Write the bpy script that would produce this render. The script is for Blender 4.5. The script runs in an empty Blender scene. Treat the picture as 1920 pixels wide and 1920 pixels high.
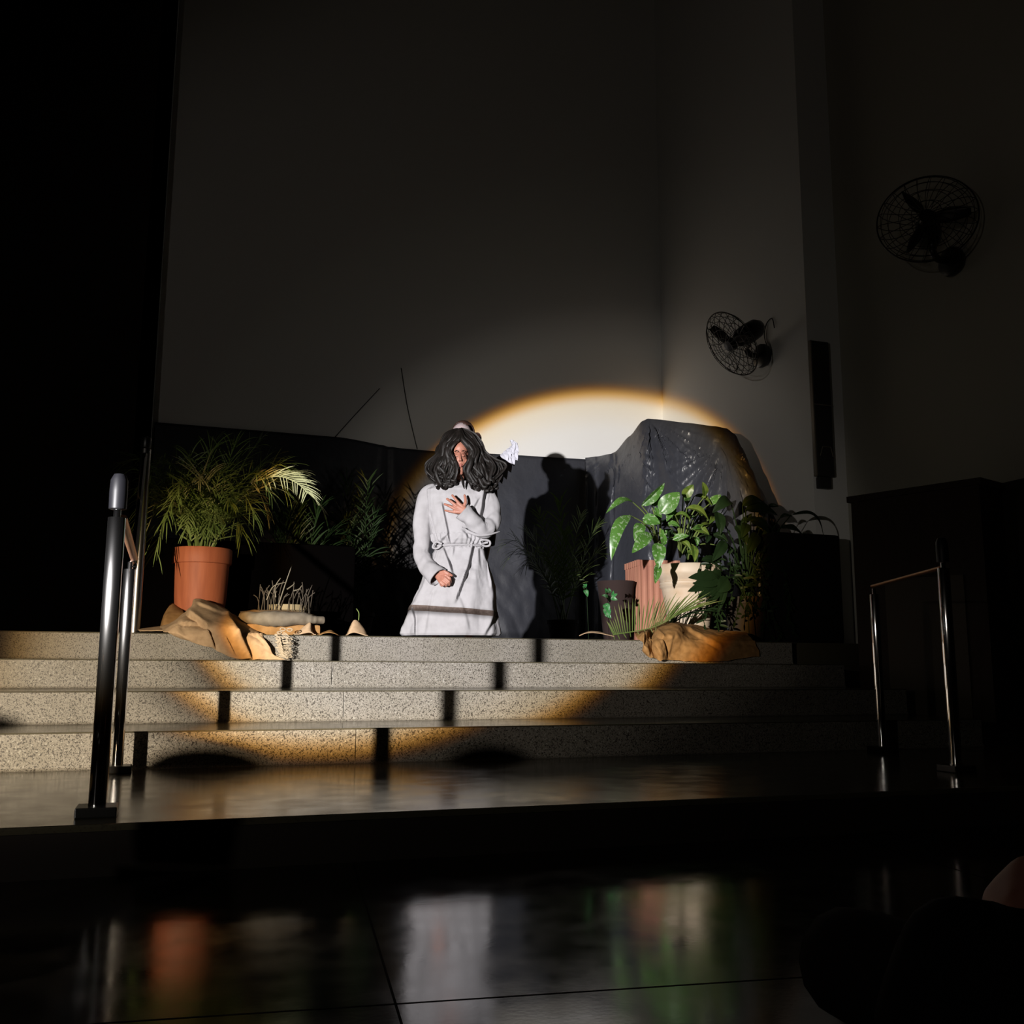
import bpy, bmesh, math, random
from mathutils import Vector, Matrix, noise
sc = bpy.context.scene
C = sc.collection
PI = math.pi

# ------------------------------------------------------------------ camera
YAW, PITCH, ROLL, EYE, F = math.radians(18.612), math.radians(9.105), math.radians(.2304), .533, 1850.
_f = Vector((math.sin(YAW)*math.cos(PITCH), math.cos(YAW)*math.cos(PITCH), math.sin(PITCH)))
_r = Vector((math.cos(YAW), -math.sin(YAW), 0)); _u = _r.cross(_f)
_c, _s = math.cos(ROLL), math.sin(ROLL)
_r, _u = _c*_r+_s*_u, -_s*_r+_c*_u
CAM = Vector((0, 0, EYE))
cd = bpy.data.cameras.new('camera'); cam = bpy.data.objects.new('camera', cd); C.objects.link(cam)
cd.sensor_width = 36; cd.lens = 36*F/1920; cd.clip_start = .02; cd.clip_end = 100
cam.matrix_world = Matrix(((_r.x, _u.x, -_f.x, 0), (_r.y, _u.y, -_f.y, 0), (_r.z, _u.z, -_f.z, EYE), (0, 0, 0, 1)))
sc.camera = cam
def ray(x, y): return _f+(x-960)/F*_r-(y-960)/F*_u
def atY(x, y, Y):
    d = ray(x, y); return CAM+d*(Y/d.y)

# ------------------------------------------------------------------ world, lamps, exposure
w = bpy.data.worlds.new('world'); sc.world = w; w.use_nodes = True
w.node_tree.nodes['Background'].inputs[0].default_value = (1, .92, .78, 1)
w.node_tree.nodes['Background'].inputs[1].default_value = .0062
sc.view_settings.view_transform = 'Standard'; sc.view_settings.look = 'None'
sc.view_settings.gamma = 1; sc.view_settings.use_curve_mapping = False
sc.view_settings.exposure = 0

LAMP = Vector((-3.3, -.9, 1.08))
AZ, EL = math.radians(35.7), math.radians(1.5)
def spot(name, dx, dz, kx, size, energy, stops, radius=.045, full=20., shutter=None):
    """theatre spot; stops = (degrees off the axis, colour) as its lens throws it; kx widens the oval sideways"""
    az, el = AZ+math.radians(dx), EL+math.radians(dz)
    d = Vector((math.sin(az)*math.cos(el), math.cos(az)*math.cos(el), math.sin(el)))
    l = bpy.data.lights.new(name, 'SPOT'); o = bpy.data.objects.new(name, l); C.objects.link(o)
    o.location = LAMP; o.rotation_euler = d.to_track_quat('-Z', 'Y').to_euler()
    l.energy = energy; l.spot_size = math.radians(size); l.spot_blend = .5 if size > 40 else .02; l.shadow_soft_size = radius
    l.use_nodes = True; nt = l.node_tree; N = nt.nodes; L = nt.links
    def op(kind, a, b=None):
        m = N.new('ShaderNodeMath'); m.operation = kind
        for k, v in enumerate((a, b)):
            if v is None: continue
            if isinstance(v, (int, float)): m.inputs[k].default_value = v
            else: L.new(v, m.inputs[k])
        return m.outputs[0]
    em = N.get('Emission') or N.new('ShaderNodeEmission')
    tc = N.new('ShaderNodeTexCoord'); sx = N.new('ShaderNodeSeparateXYZ'); L.new(tc.outputs['Normal'], sx.inputs[0])
    X = op('DIVIDE', op('DIVIDE', sx.outputs[0], sx.outputs[2]), kx); Y = op('DIVIDE', sx.outputs[1], sx.outputs[2])
    r = op('SQRT', op('ADD', op('MULTIPLY', X, X), op('MULTIPLY', Y, Y))); an = op('MULTIPLY', op('ARCTANGENT', r), 180/PI/full)
    cr = N.new('ShaderNodeValToRGB'); L.new(an, cr.inputs[0])
    while len(cr.color_ramp.elements) > 1: cr.color_ramp.elements.remove(cr.color_ramp.elements[-1])
    for i, (a, c) in enumerate(stops):
        e = cr.color_ramp.elements[0] if i == 0 else cr.color_ramp.elements.new(a/full)
        e.position = a/full; e.color = (*c, 1)
    L.new(cr.outputs[0], em.inputs[0])
    if shutter:            # the neighbouring lamp's disc is shuttered off
        tx, ty, r0, r1 = [math.tan(math.radians(v)) for v in shutter]
        a = op('SUBTRACT', X, -tx); b = op('SUBTRACT', Y, -ty); q = op('SQRT', op('ADD', op('MULTIPLY', a, a), op('MULTIPLY', b, b)))
        mr = N.new('ShaderNodeMapRange'); mr.interpolation_type = 'SMOOTHSTEP'; L.new(q, mr.inputs[0]); mr.inputs[1].default_value = r0; mr.inputs[2].default_value = r1; mr.inputs[3].default_value = .06
        L.new(mr.outputs[0], em.inputs[1])
    return o
spot('stage_spot_lamp', 0, 0, 1.01, 74, 7400, [
    (0, (1, .975, .99)), (5.2, (1, .97, .97)), (7.4, (1, .95, .90)), (8.7, (1, .86, .66)), (9.1, (.82, .44, .10)),
    (9.4, (.20, .075, .010)), (9.7, (.038, .034, .030)), (11.5, (.034, .0315, .028)), (13.6, (.0105, .0097, .0088)),
    (15.5, (.0078, .0073, .0064)), (19, (.0062, .0058, .005)), (20, (.0055, .005, .0044))])
spot('side_spot_lamp', -8, -5, 1, 30, 3200, [
    (0, (1, .86, .66)), (5.6, (1, .84, .62)), (7.2, (.80, .60, .36)), (8.3, (.40, .24, .09)), (9.0, (.06, .03, .01)), (9.6, (0, 0, 0)), (18, (0, 0, 0))], shutter=(8, 5, 8.9, 11))

# ------------------------------------------------------------------ helpers
def finish(name, bm, m, parent=None, smooth=True, origin=None):
    me = bpy.data.meshes.new(name); 
    if origin is not None: bmesh.ops.translate(bm, verts=bm.verts, vec=-Vector(origin))
    bm.normal_update(); bm.to_mesh(me); bm.free()
    o = bpy.data.objects.new(name, me); C.objects.link(o)
    for mm in (m if isinstance(m, (list, tuple)) else [m]): me.materials.append(mm)
    if smooth:
        for p in me.polygons: p.use_smooth = True
        me.set_sharp_from_angle(angle=math.radians(50))
    if parent is not None: o.parent = parent
    if origin is not None and parent is None: o.location = origin
    return o
class Thing:
    def __init__(s, name, label, cat, loc, group=None):
        o = bpy.data.objects.new(name, None); C.objects.link(o); o.location = loc; s.o = o; s.loc = Vector(loc)
        o.empty_display_size = .1
        o['label'] = label; o['category'] = cat
        if group: o['group'] = group
    def part(s, name, bm, m, under=None, smooth=True, label=None):
        o = finish(name, bm, m, None, smooth)
        o.data.transform(Matrix.Translation(-s.loc)); o.parent = under if under is not None else s.o
        if label: o['label'] = label
        return o
def tag(o, label, cat, group=None, kind=None):
    o['label'] = label; o['category'] = cat
    if group: o['group'] = group
    if kind: o['kind'] = kind
    return o
def single(name, bm, m, label, cat, origin, group=None, smooth=True, kind=None):
    return tag(finish(name, bm, m, None, smooth, origin), label, cat, group, kind)
def structure(name, bm, m, smooth=False):
    o = finish(name, bm, m, None, smooth); o['kind'] = 'structure'; return o
def box(bm, x0, x1, y0, y1, z0, z1, M=None, bev=0):
    vs = [bm.verts.new((x, y, z)) for z in (z0, z1) for y in (y0, y1) for x in (x0, x1)]
    fs = [bm.faces.new([vs[i] for i in f]) for f in ((0, 2, 3, 1), (4, 5, 7, 6), (0, 1, 5, 4), (2, 6, 7, 3), (0, 4, 6, 2), (1, 3, 7, 5))]
    if bev: 
        r = bmesh.ops.bevel(bm, geom=list({e for f in fs for e in f.edges}), offset=bev, segments=2, affect='EDGES', profile=.6)
        vs = list({v for f in r['faces'] for v in f.verts}) if M is not None else vs
    if M is not None: bmesh.ops.transform(bm, matrix=M, verts=[v for v in vs if v.is_valid])
    return bm
def lathe(bm, prof, cx=0, cy=0, n=40, mod=None):
    rings = []
    for r, z in prof:
        ring = []
        for k in range(n):
            a = 2*PI*k/n; rr = r*(mod(a, z) if mod else 1)
            ring.append(bm.verts.new((cx+rr*math.cos(a), cy+rr*math.sin(a), z)))
        rings.append(ring)
    for A, B in zip(rings, rings[1:]):
        for k in range(n): bm.faces.new((A[k], A[(k+1) % n], B[(k+1) % n], B[k]))
    for ring, fl in ((rings[0], True), (rings[-1], False)):
        if (prof[0][0] if fl else prof[-1][0]) > 1e-4: bm.faces.new(ring[::-1] if fl else ring)
    return bm
def frames(pts):
    T = []
    for i in range(len(pts)):
        a, b = pts[max(i-1, 0)], pts[min(i+1, len(pts)-1)]
        t = b-a; T.append(t.normalized() if t.length > 1e-9 else Vector((0, 0, 1)))
    n = T[0].orthogonal().normalized(); out = []
    for t in T:
        n = (n-t*n.dot(t)); n = n.normalized() if n.length > 1e-6 else t.orthogonal().normalized()
        out.append((t, n, t.cross(n)))
    return out
def tube(bm, pts, rad, n=8, flat=1., caps=True, up=None, mod=None):
    pts = [Vector(p) for p in pts]
    R = rad if isinstance(rad, (list, tuple)) else [rad]*len(pts)
    rings = []
    for i, (p, (t, a, b)) in enumerate(zip(pts, frames(pts))):
        if up is not None:
            a = Vector(up)-t*t.dot(Vector(up)); a.normalize(); b = t.cross(a)
        rings.append([bm.verts.new(p+(a*math.cos(2*PI*k/n)*flat+b*math.sin(2*PI*k/n))*R[i]*(mod(i/(len(pts)-1), 2*PI*k/n) if mod else 1)) for k in range(n)])
    for A, B in zip(rings, rings[1:]):
        for k in range(n): bm.faces.new((A[k], A[(k+1) % n], B[(k+1) % n], B[k]))
    if caps:
        bm.faces.new(rings[0][::-1]); bm.faces.new(rings[-1])
    return rings
def spline(P, n):
    P = [Vector(p) for p in P]; out = []
    for i in range(n):
        s = i/(n-1)*(len(P)-1); k = min(int(s), len(P)-2); t = s-k
        p0, p1, p2, p3 = P[max(k-1, 0)], P[k], P[k+1], P[min(k+2, len(P)-1)]
        out.append(.5*((2*p1)+(p2-p0)*t+(2*p0-5*p1+4*p2-p3)*t*t+(3*p1-p0-3*p2+p3)*t**3))
    return out
def interp(tab, x):
    if x <= tab[0][0]: return tab[0][1:]
    for a, b in zip(tab, tab[1:]):
        if x <= b[0]:
            t = (x-a[0])/(b[0]-a[0]); t = t*t*(3-2*t)*.5+t*.5
            return tuple(p+(q-p)*t for p, q in zip(a[1:], b[1:]))
    return tab[-1][1:]
def fbm(p, s=1., o=3):
    v = 0; a = 1
    for i in range(o): v += a*noise.noise(Vector(p)*s); s *= 2.1; a *= .5
    return v

# ------------------------------------------------------------------ materials
def mat(name, col, rough=.6, metal=0, spec=.5, bump=None, speck=None, vary=None, coat=0, sss=0, trans=0, stretch=(1, 1, 1), rvary=None):
    m = bpy.data.materials.new(name); m.use_nodes = True; nt = m.node_tree; N = nt.nodes; L = nt.links
    b = N['Principled BSDF']; b.inputs['Roughness'].default_value = rough; b.inputs['Metallic'].default_value = metal
    b.inputs['Specular IOR Level'].default_value = spec; b.inputs['Base Color'].default_value = (*col, 1)
    if coat: b.inputs['Coat Weight'].default_value = coat; b.inputs['Coat Roughness'].default_value = .08
    if sss: b.inputs['Subsurface Weight'].default_value = sss; b.inputs['Subsurface Scale'].default_value = .01
    tc = N.new('ShaderNodeTexCoord'); mp = N.new('ShaderNodeMapping'); L.new(tc.outputs['Object'], mp.inputs[0]); mp.inputs['Scale'].default_value = stretch
    cur = None
    if vary:          # (scale, colour 2, low, high)
        n = N.new('ShaderNodeTexNoise'); n.inputs['Scale'].default_value = vary[0]; n.inputs['Detail'].default_value = 4; L.new(mp.outputs[0], n.inputs[0])
        r = N.new('ShaderNodeValToRGB'); r.color_ramp.elements[0].position = vary[2]; r.color_ramp.elements[1].position = vary[3]
        r.color_ramp.elements[0].color = (*col, 1); r.color_ramp.elements[1].color = (*vary[1], 1); L.new(n.outputs[0], r.inputs[0]); cur = r.outputs[0]
    if speck:         # list of (scale, colour, threshold)
        for sc_, c2, th in speck:
            v = N.new('ShaderNodeTexNoise'); v.inputs['Scale'].default_value = sc_; v.inputs['Detail'].default_value = 1; L.new(mp.outputs[0], v.inputs[0])
            r = N.new('ShaderNodeMapRange'); r.inputs[1].default_value = th; r.inputs[2].default_value = th+.03; L.new(v.outputs[0], r.inputs[0])
            mx = N.new('ShaderNodeMix'); mx.data_type = 'RGBA'; L.new(r.outputs[0], mx.inputs[0])
            if cur: L.new(cur, mx.inputs[6])
            else: mx.inputs[6].default_value = (*col, 1)
            mx.inputs[7].default_value = (*c2, 1); cur = mx.outputs[2]
    if cur: L.new(cur, b.inputs['Base Color'])
    if bump:          # (scale, strength, distance)
        n = N.new('ShaderNodeTexNoise'); n.inputs['Scale'].default_value = bump[0]; n.inputs['Detail'].default_value = 5; L.new(mp.outputs[0], n.inputs[0])
        u = N.new('ShaderNodeBump'); u.inputs['Strength'].default_value = bump[1]; u.inputs['Distance'].default_value = bump[2]
        L.new(n.outputs[0], u.inputs['Height']); L.new(u.outputs[0], b.inputs['Normal'])
    if rvary:
        n = N.new('ShaderNodeTexNoise'); n.inputs['Scale'].default_value = rvary[0]; n.inputs['Detail'].default_value = 6; L.new(mp.outputs[0], n.inputs[0])
        r = N.new('ShaderNodeMapRange'); r.inputs[1].default_value = .3; r.inputs[2].default_value = .7; r.inputs[3].default_value = rvary[1]; r.inputs[4].default_value = rvary[2]
        L.new(n.outputs[0], r.inputs[0]); L.new(r.outputs[0], b.inputs['Roughness'])
    if trans:
        b.inputs['Transmission Weight'].default_value = 0
        t = N.new('ShaderNodeBsdfTranslucent'); t.inputs[0].default_value = (col[0]*1.3, col[1]*1.4, col[2]*.6, 1)
        ms = N.new('ShaderNodeMixShader'); ms.inputs[0].default_value = trans
        L.new(b.outputs[0], ms.inputs[1]); L.new(t.outputs[0], ms.inputs[2]); L.new(ms.outputs[0], N['Material Output'].inputs[0])
    return m
M_wall = mat('painted_plaster', (.765, .76, .745), .75, spec=.2, bump=(60, .12, .004))
M_wallshade = mat('shaded_wall_plaster', (.40, .385, .335), .8, spec=.1, bump=(60, .12, .004))  # same wall paint, darkened to put shade into the front right wall
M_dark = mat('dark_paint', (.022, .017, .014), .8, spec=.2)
M_ceil = mat('ceiling_paint', (.3, .28, .25), .85, spec=.1)
M_terr = mat('terrazzo', (.21, .192, .165), .5, spec=.35, vary=(3, (.18, .163, .132), .35, .7),
             speck=[(150, (.045, .038, .030), .590), (240, (.04, .034, .028), .59), (120, (.29, .275, .24), .66)], bump=(200, .05, .001))
M_tread = mat('polished_terrazzo', (.065, .057, .037), .17, spec=.6, speck=[(120, (.05, .043, .03), .62)], rvary=(9, .12, .22), bump=(7, .03, .004))
M_floor = mat('polished_stone_floor', (.012, .010, .008), .12, spec=.75, vary=(2.5, (.022, .019, .015), .4, .7), rvary=(10, .085, .15), bump=(90, .06, .001))
M_chrome = mat('chrome', (.78, .77, .77), .075, 1)
_b = M_chrome.node_tree.nodes['Principled BSDF']; _b.inputs['Anisotropic'].default_value = 1.
_t = M_chrome.node_tree.nodes.new('ShaderNodeTangent'); _t.direction_type = 'RADIAL'; _t.axis = 'Z'; M_chrome.node_tree.links.new(_t.outputs[0], _b.inputs['Tangent'])
M_blackmetal = mat('black_enamel', (.008, .0075, .007), .35)
M_fanwire = mat('fan_wire', (.03, .026, .022), .4, .5)
M_curtain = mat('black_plastic_sheet', (.034, .036, .045), .55, spec=.4, bump=(9, .35, .02), vary=(5, (.028, .029, .036), .3, .7))
M_plastic = mat('black_plastic_drape', (.034, .036, .045), .40, spec=.75, bump=(11, .4, .015))
M_blackcloth = mat('black_cloth', (.006, .005, .005), .9, spec=.1)
M_wood = mat('dark_brown_wood', (.020, .011, .007), .5, spec=.3, vary=(6, (.030, .017, .01), .3, .7), stretch=(8, 8, 1))
M_clay = mat('terracotta_plastic', (.36, .105, .045), .6, spec=.3, vary=(5, (.27, .072, .03), .35, .75), stretch=(6, 6, .6), bump=(20, .15, .004))
M_brick = mat('red_clay_ribbed', (.36, .16, .10), .8, vary=(14, (.26, .10, .065), .4, .7), stretch=(1, 1, .15), bump=(30, .2, .004))
M_urn = mat('pale_painted_clay', (.50, .41, .31), .6, vary=(5, (.42, .29, .18), .45, .75), speck=[(14, (.10, .05, .03), .735)])
M_soil = mat('soil', (.028, .018, .011), .95, bump=(60, .8, .01))
M_burlap = mat('burlap', (.44, .305, .185), .9, spec=.1, vary=(40, (.36, .245, .145), .35, .7), bump=(420, .5, .0015))
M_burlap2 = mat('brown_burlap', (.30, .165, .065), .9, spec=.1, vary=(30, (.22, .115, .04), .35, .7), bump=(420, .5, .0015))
M_linen = mat('white_linen', (.315, .305, .312), .85, spec=.15, vary=(18, (.275, .266, .27), .4, .75), bump=(500, .35, .0012))
M_band = mat('brown_band', (.105, .075, .06), .8, vary=(90, (.075, .05, .04), .4, .6))
M_skin = mat('skin', (.33, .145, .10), .5, spec=.35, sss=.08, vary=(30, (.28, .112, .075), .35, .75))
M_skinp = mat('pale_skin', (.36, .29, .30), .5, spec=.3, sss=.05)
M_lip = mat('lips', (.36, .11, .09), .45)
M_hair = mat('dark_wig_hair', (.011, .0085, .0075), .48, spec=.22, bump=(260, .5, .002), vary=(30, (.006, .005, .004), .35, .65))
M_hairb = mat('brown_hair', (.035, .016, .012), .45, spec=.5, bump=(200, .5, .002))
M_feather = mat('white_feather', (.42, .42, .47), .85, spec=.1, bump=(120, .6, .004))
M_palm = mat('palm_leaf', (.12, .19, .045), .38, spec=.6, vary=(9, (.20, .25, .08), .4, .7), trans=.22)
M_palmd = mat('dry_palm_leaf', (.30, .30, .15), .5, vary=(12, (.18, .19, .08), .4, .7), trans=.15)
M_dief = mat('mottled_leaf', (.065, .17, .028), .35, spec=.5, vary=(2.2, (.095, .21, .04), .4, .7), speck=[(46, (.24, .34, .18), .58)], trans=.2)
M_yell = mat('yellow_green_leaf', (.13, .18, .03), .4, vary=(20, (.07, .13, .02), .45, .6), trans=.2)
M_shadeleaf = mat('dark_shade_leaf', (.010, .022, .007), .45, spec=.2, trans=.08)  # leaf green darkened to put shade into the shadowed plants
M_ivy = mat('bright_ivy_leaf', (.04, .19, .05), .4, vary=(50, (.18, .30, .17), .5, .65), trans=.2)
M_stem = mat('pale_green_stem', (.14, .19, .05), .5, trans=.1)
M_twig = mat('dry_twig', (.05, .038, .025), .8)
M_spk = mat('speaker_grey', (.024, .024, .023), .5, bump=(300, .4, .002))
M_spke = mat('speaker_trim', (.16, .14, .11), .4)
M_dress = mat('dark_brown_dress', (.035, .026, .02), .9)

# ------------------------------------------------------------------ structure
Y0, Y4, TD = 2.887, 4.403, .5795
YP = Y4+3*TD; ZP = .739; YW = 9.5; XR = 4.95; XR2 = 5.28; YJ = 6.84; XS = 4.2
bm = bmesh.new(); box(bm, -9, 7.2, -9, Y0+.3, -.1, 0)
fl = structure('floor', bm, M_floor)
bm = bmesh.new()                                   # saw-cut joints in the polished floor
def strip(bm, p, q, wd, z):
    p, q = Vector((*p, z)), Vector((*q, z)); d = (q-p).normalized(); n = Vector((-d.y, d.x, 0))*wd/2
    bm.faces.new([bm.verts.new(v) for v in (p-n, q-n, q+n, p+n)])
strip(bm, (-6, 2.40), (7, .907), .004, .0006)
for x in (-2.87, -1.25, .373, 1.99, 3.6): strip(bm, (x-.75, -5), (x+.13, Y0), .004, .0006)
structure('trim_1', bm, M_blackcloth)
bm = bmesh.new(); box(bm, -9, 7.2, Y0, Y4+.02, -.02, .13, bev=.006)
structure('floor_landing', bm, M_tread)
bm = bmesh.new(); box(bm, -9, 7.2, Y0-.012, Y0, 0, .112)
structure('trim_2', bm, M_dark)
# steps: each a riser block with a polished tread and a coved foot
def step_block(n, y, y2, z0, z1, joints, x0=-9, x1=XS):
    bm = bmesh.new(); segs = 4; xs = [x0]+joints+[x1]
    for a, b in zip(xs, xs[1:]):
        box(bm, a+.0015, b-.0015, y, y2, z0, z1-.004, bev=.002)
    # cove at the foot
    for i in range(segs):
        t0, t1 = PI/2*i/segs, PI/2*(i+1)/segs; R = .018
        ps = [(y-R+R*math.sin(t), z0+R-R*math.cos(t)) for t in (t0, t1)]
        bm.faces.new([bm.verts.new(v) for v in ((x0, ps[0][0], ps[0][1]), (x1, ps[0][0], ps[0][1]), (x1, ps[1][0], ps[1][1]), (x0, ps[1][0], ps[1][1]))])
    structure('step_riser', bm, M_terr)
    bm = bmesh.new(); box(bm, x0, x1, y-.004, y2, z1-.006, z1, bev=.0015)
    structure('step_tread', bm, M_tread)
    bm = bmesh.new(); box(bm, x0, x1, y+.012, y2, z0, z1-.008)
    structure('step_core', bm, M_dark)
Z = [.13, .28, .43, .58, ZP]
xj = [atY(x, y, Y).x for x, y, Y in ((667, 1395, Y4), (644, 1325, Y4+TD), (622, 1265, Y4+2*TD), (615, 1210, YP))]
for i in range(3):
    step_block(i, Y4+i*TD, Y4+(i+1)*TD+.02, Z[i], Z[i+1], [xj[i]-3.0, xj[i], xj[i]+2.6 if i < 4 else 9])
step_block(3, YP, YP+.35, Z[3], Z[4], [-3.5, xj[3]+50] if False else [-3.4])
bm = bmesh.new(); box(bm, -9, XS, YP+.35, YW+.1, -.02, ZP); box(bm, XS, 7, YP+.1, YW+.1, -.02, ZP)
structure('floor_platform', bm, M_tread)
bm = bmesh.new(); box(bm, -.32, XR+.02, YW, YW+.12, ZP, 8.4); structure('wall_back', bm, M_wall)
bm = bmesh.new(); box(bm, XR, XR+.4, YJ, YW+.12, ZP, 8.4); structure('wall_right', bm, M_wall)
bm = bmesh.new(); box(bm, XR2, XR2+.12, -9, YJ, 0, 8.4); structure('wall_right_front', bm, M_wallshade)
bm = bmesh.new(); box(bm, XR2-.03, XR2, -9, 5.9, 0, 1.80); structure('trim_3', bm, M_dark)
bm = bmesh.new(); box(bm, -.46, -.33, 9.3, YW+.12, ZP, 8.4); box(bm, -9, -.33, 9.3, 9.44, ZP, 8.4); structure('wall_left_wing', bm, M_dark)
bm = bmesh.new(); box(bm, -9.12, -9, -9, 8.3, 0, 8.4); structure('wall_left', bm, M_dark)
bm = bmesh.new(); box(bm, -9.12, 7.2, -9, YW+.2, 8.4, 8.5); structure('ceiling', bm, M_ceil)
bm = bmesh.new(); box(bm, -9, 7.2, -9.12, -9, 0, 8.4); structure('wall_rear', bm, M_dark)

# ------------------------------------------------------------------ black plastic curtain along the back wall
bm = bmesh.new(); nx, nz = 220, 60; xa, xb = -.30, 4.0
top = [(-.30, 2.775), (.6, 2.772), (1.4, 2.768), (2.0, 2.705), (2.45, 2.70), (2.9, 2.72), (3.4, 2.728), (4.2, 2.74)]
g = []
for i in range(nx+1):
    x = xa+(xb-xa)*i/nx; zt = interp(top, x)[0]; row = []
    for j in range(nz+1):
        t = j/nz; z = zt-(zt-ZP-.003)*t
        gath = .035*math.exp(-((x-1.88)/(.06+.30*t))**2)*math.cos((x-1.88)*52/(1+2*t))*(1-t)
        y = YW-.07+.012*math.sin(x*5)*t+gath*.5+.028*fbm((x*1.2, 3, z*.8), 1.5)*min(1, t*3)-(.02*abs(fbm((x*2.5+z, 1, z), 2)) if t > .6 else 0)
        row.append(bm.verts.new((x, y, z)))
    g.append(row)
for i in range(nx):
    for j in range(nz): bm.faces.new((g[i][j], g[i][j+1], g[i+1][j+1], g[i+1][j]))
o = single('backdrop_curtain', bm, M_curtain, 'long black plastic curtain hung low across the white back wall', 'curtain', (1.9, YW-.07, ZP))
md = o.modifiers.new('t', 'SOLIDIFY'); md.thickness = .006

# plastic drape over the tall shape in the corner
path = [(1098, 9.33), (1118, 9.15), (1145, 8.85), (1215, 8.25), (1290, 7.85), (1350, 7.55), (1392, 7.25), (1425, 7.05), (1462, 7.0)]
topy = [(1098, 858), (1118, 856), (1145, 851), (1152, 848), (1180, 818), (1205, 789), (1215, 785), (1228, 786), (1290, 793), (1340, 799), (1362, 803), (1378, 814), (1392, 840), (1410, 880), (1425, 915), (1462, 985)]
cre = [((1212, 788), (1142, 905), .022, 5), ((1213, 790), (1160, 950), .03, 6), ((1215, 792), (1190, 930), .028, 6), ((1216, 792), (1207, 905), .02, 4), ((1220, 795), (1236, 870), .022, 5),
       ((1222, 800), (1262, 930), .03, 6), ((1150, 852), (1122, 895), .02, 4), ((1151, 852), (1140, 935), .026, 5), ((1153, 852), (1158, 900), .02, 4), ((1348, 843), (1332, 890), .02, 4), ((1350, 843), (1345, 960), .028, 6),
       ((1352, 845), (1362, 955), .03, 5), ((1355, 850), (1385, 960), .026, 6), ((1360, 850), (1404, 930), .02, 5), ((1128, 880), (1136, 905), .02, 4), ((1170, 870), (1182, 905), .018, 4), ((1196, 850), (1200, 880), .015, 3), ((1374, 890), (1392, 950), .02, 4)]
bm = bmesh.new(); nx, nz = 240, 130; g = []
for i in range(nx+1):
    px = 1098+(1462-1098)*i/nx; Yb = interp(path, px)[0]; ty = interp(topy, px)[0]; row = []
    # the stage floor stands at ZP: find its row
    for j in range(nz+1):
        t = j/nz; base = atY(px, ty, Yb); py = ty+t*(1195-ty)
        P = atY(px, py, Yb-.28*min(1, t*1.6)**.7*(1 if 1150 < px < 1440 else .2))
        d = 0
        for (x0, y0), (x1, y1), A, wd in cre:
            L2 = math.hypot(x1-x0, y1-y0); ux, uy = (x1-x0)/L2, (y1-y0)/L2
            s = (px-x0)*ux+(py-y0)*uy; n_ = (px-x0)*uy-(py-y0)*ux
            if -8 < s < L2+60:
                ww = wd*(.6+1.1*max(s, 0)/L2); f = min(1, max(0, (s+8)/20))*math.exp(-max(0, s-L2)/30.)
                d += 1.3*A*f*(math.exp(-(n_/ww)**2)-.45*math.exp(-((n_+ww*1.6)/ww)**2))
        for (qx, qy, kf, am) in ((1215, 783, 13, .030), (1351, 838, 10, .026), (1150, 846, 8, .034)):
            rr = math.hypot(px-qx, py-qy); th_ = math.atan2(px-qx, py-qy+1e-3)
            if py > qy: d += am*min(1, rr/45)*math.exp(-max(0, rr-45)/(70. if qx != 1351 else 55))*((1-abs(noise.noise(Vector((th_*kf, qx*.1, rr*.006)))*2))**2*1.3-.5)
        d += .016*fbm((px*.035, py*.02, 2), 1.5)+.008*fbm((px*.16, py*.07, 5), 1)
        P.y -= d*min(1, t*14+.15)
        if P.z < ZP+.003: P.z = ZP+.003
        row.append(bm.verts.new(P))
    g.append(row)
for i in range(nx):
    for j in range(nz): bm.faces.new((g[i][j], g[i][j+1], g[i+1][j+1], g[i+1][j]))
bk = []                                             # the back fall of the sheet
for i in range(0, nx+1):
    v = g[i][0].co; k = math.sin(PI*i/nx)**.6
    xl = min(v.x+.10*k, XR-.02)
    a = bm.verts.new((xl, min(v.y+.24*k+.01, YW-.09), v.z-.02*k)); b = bm.verts.new((xl, min(v.y+.30*k+.01, YW-.09), max(ZP+.01, v.z-1.2*k)))
    bk.append((a, b))
for i in range(nx):
    bm.faces.new((g[i+1][0], bk[i+1][0], bk[i][0], g[i][0])); bm.faces.new((bk[i+1][0], bk[i+1][1], bk[i][1], bk[i][0]))
bmesh.ops.remove_doubles(bm, verts=bm.verts, dist=1e-5)
single('draped_sheet', bm, M_plastic, 'creased black plastic sheet draped over a tall hidden shape in the corner', 'plastic sheet', (4.4, 7.8, ZP))

# low black draped table right of it
bm = bmesh.new(); box(bm, 4.32, 4.93, 6.5, 6.72, ZP, 1.60, bev=.03)
t_ = single('draped_table', bm, M_blackcloth, 'low table hidden under black cloth between the corner drape and the dark cabinet', 'table', (4.6, 6.6, ZP))

# ------------------------------------------------------------------ hanging strings on the back wall
for (a, b, c, lab) in (((712, 728), (668, 775), (622, 826), 'thin dark string slanting down left across the back wall'), ((752, 690), (764, 765), (782, 842), 'thin dark string falling nearly straight to the curtain top')):
    bm = bmesh.new(); P = [atY(x, y, YW-.012) for x, y in (a, b, c)]; tube(bm, spline(P, 16), .0042, 6)
    single('hanging_string', bm, M_blackmetal, lab, 'string', P[2])

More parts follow.
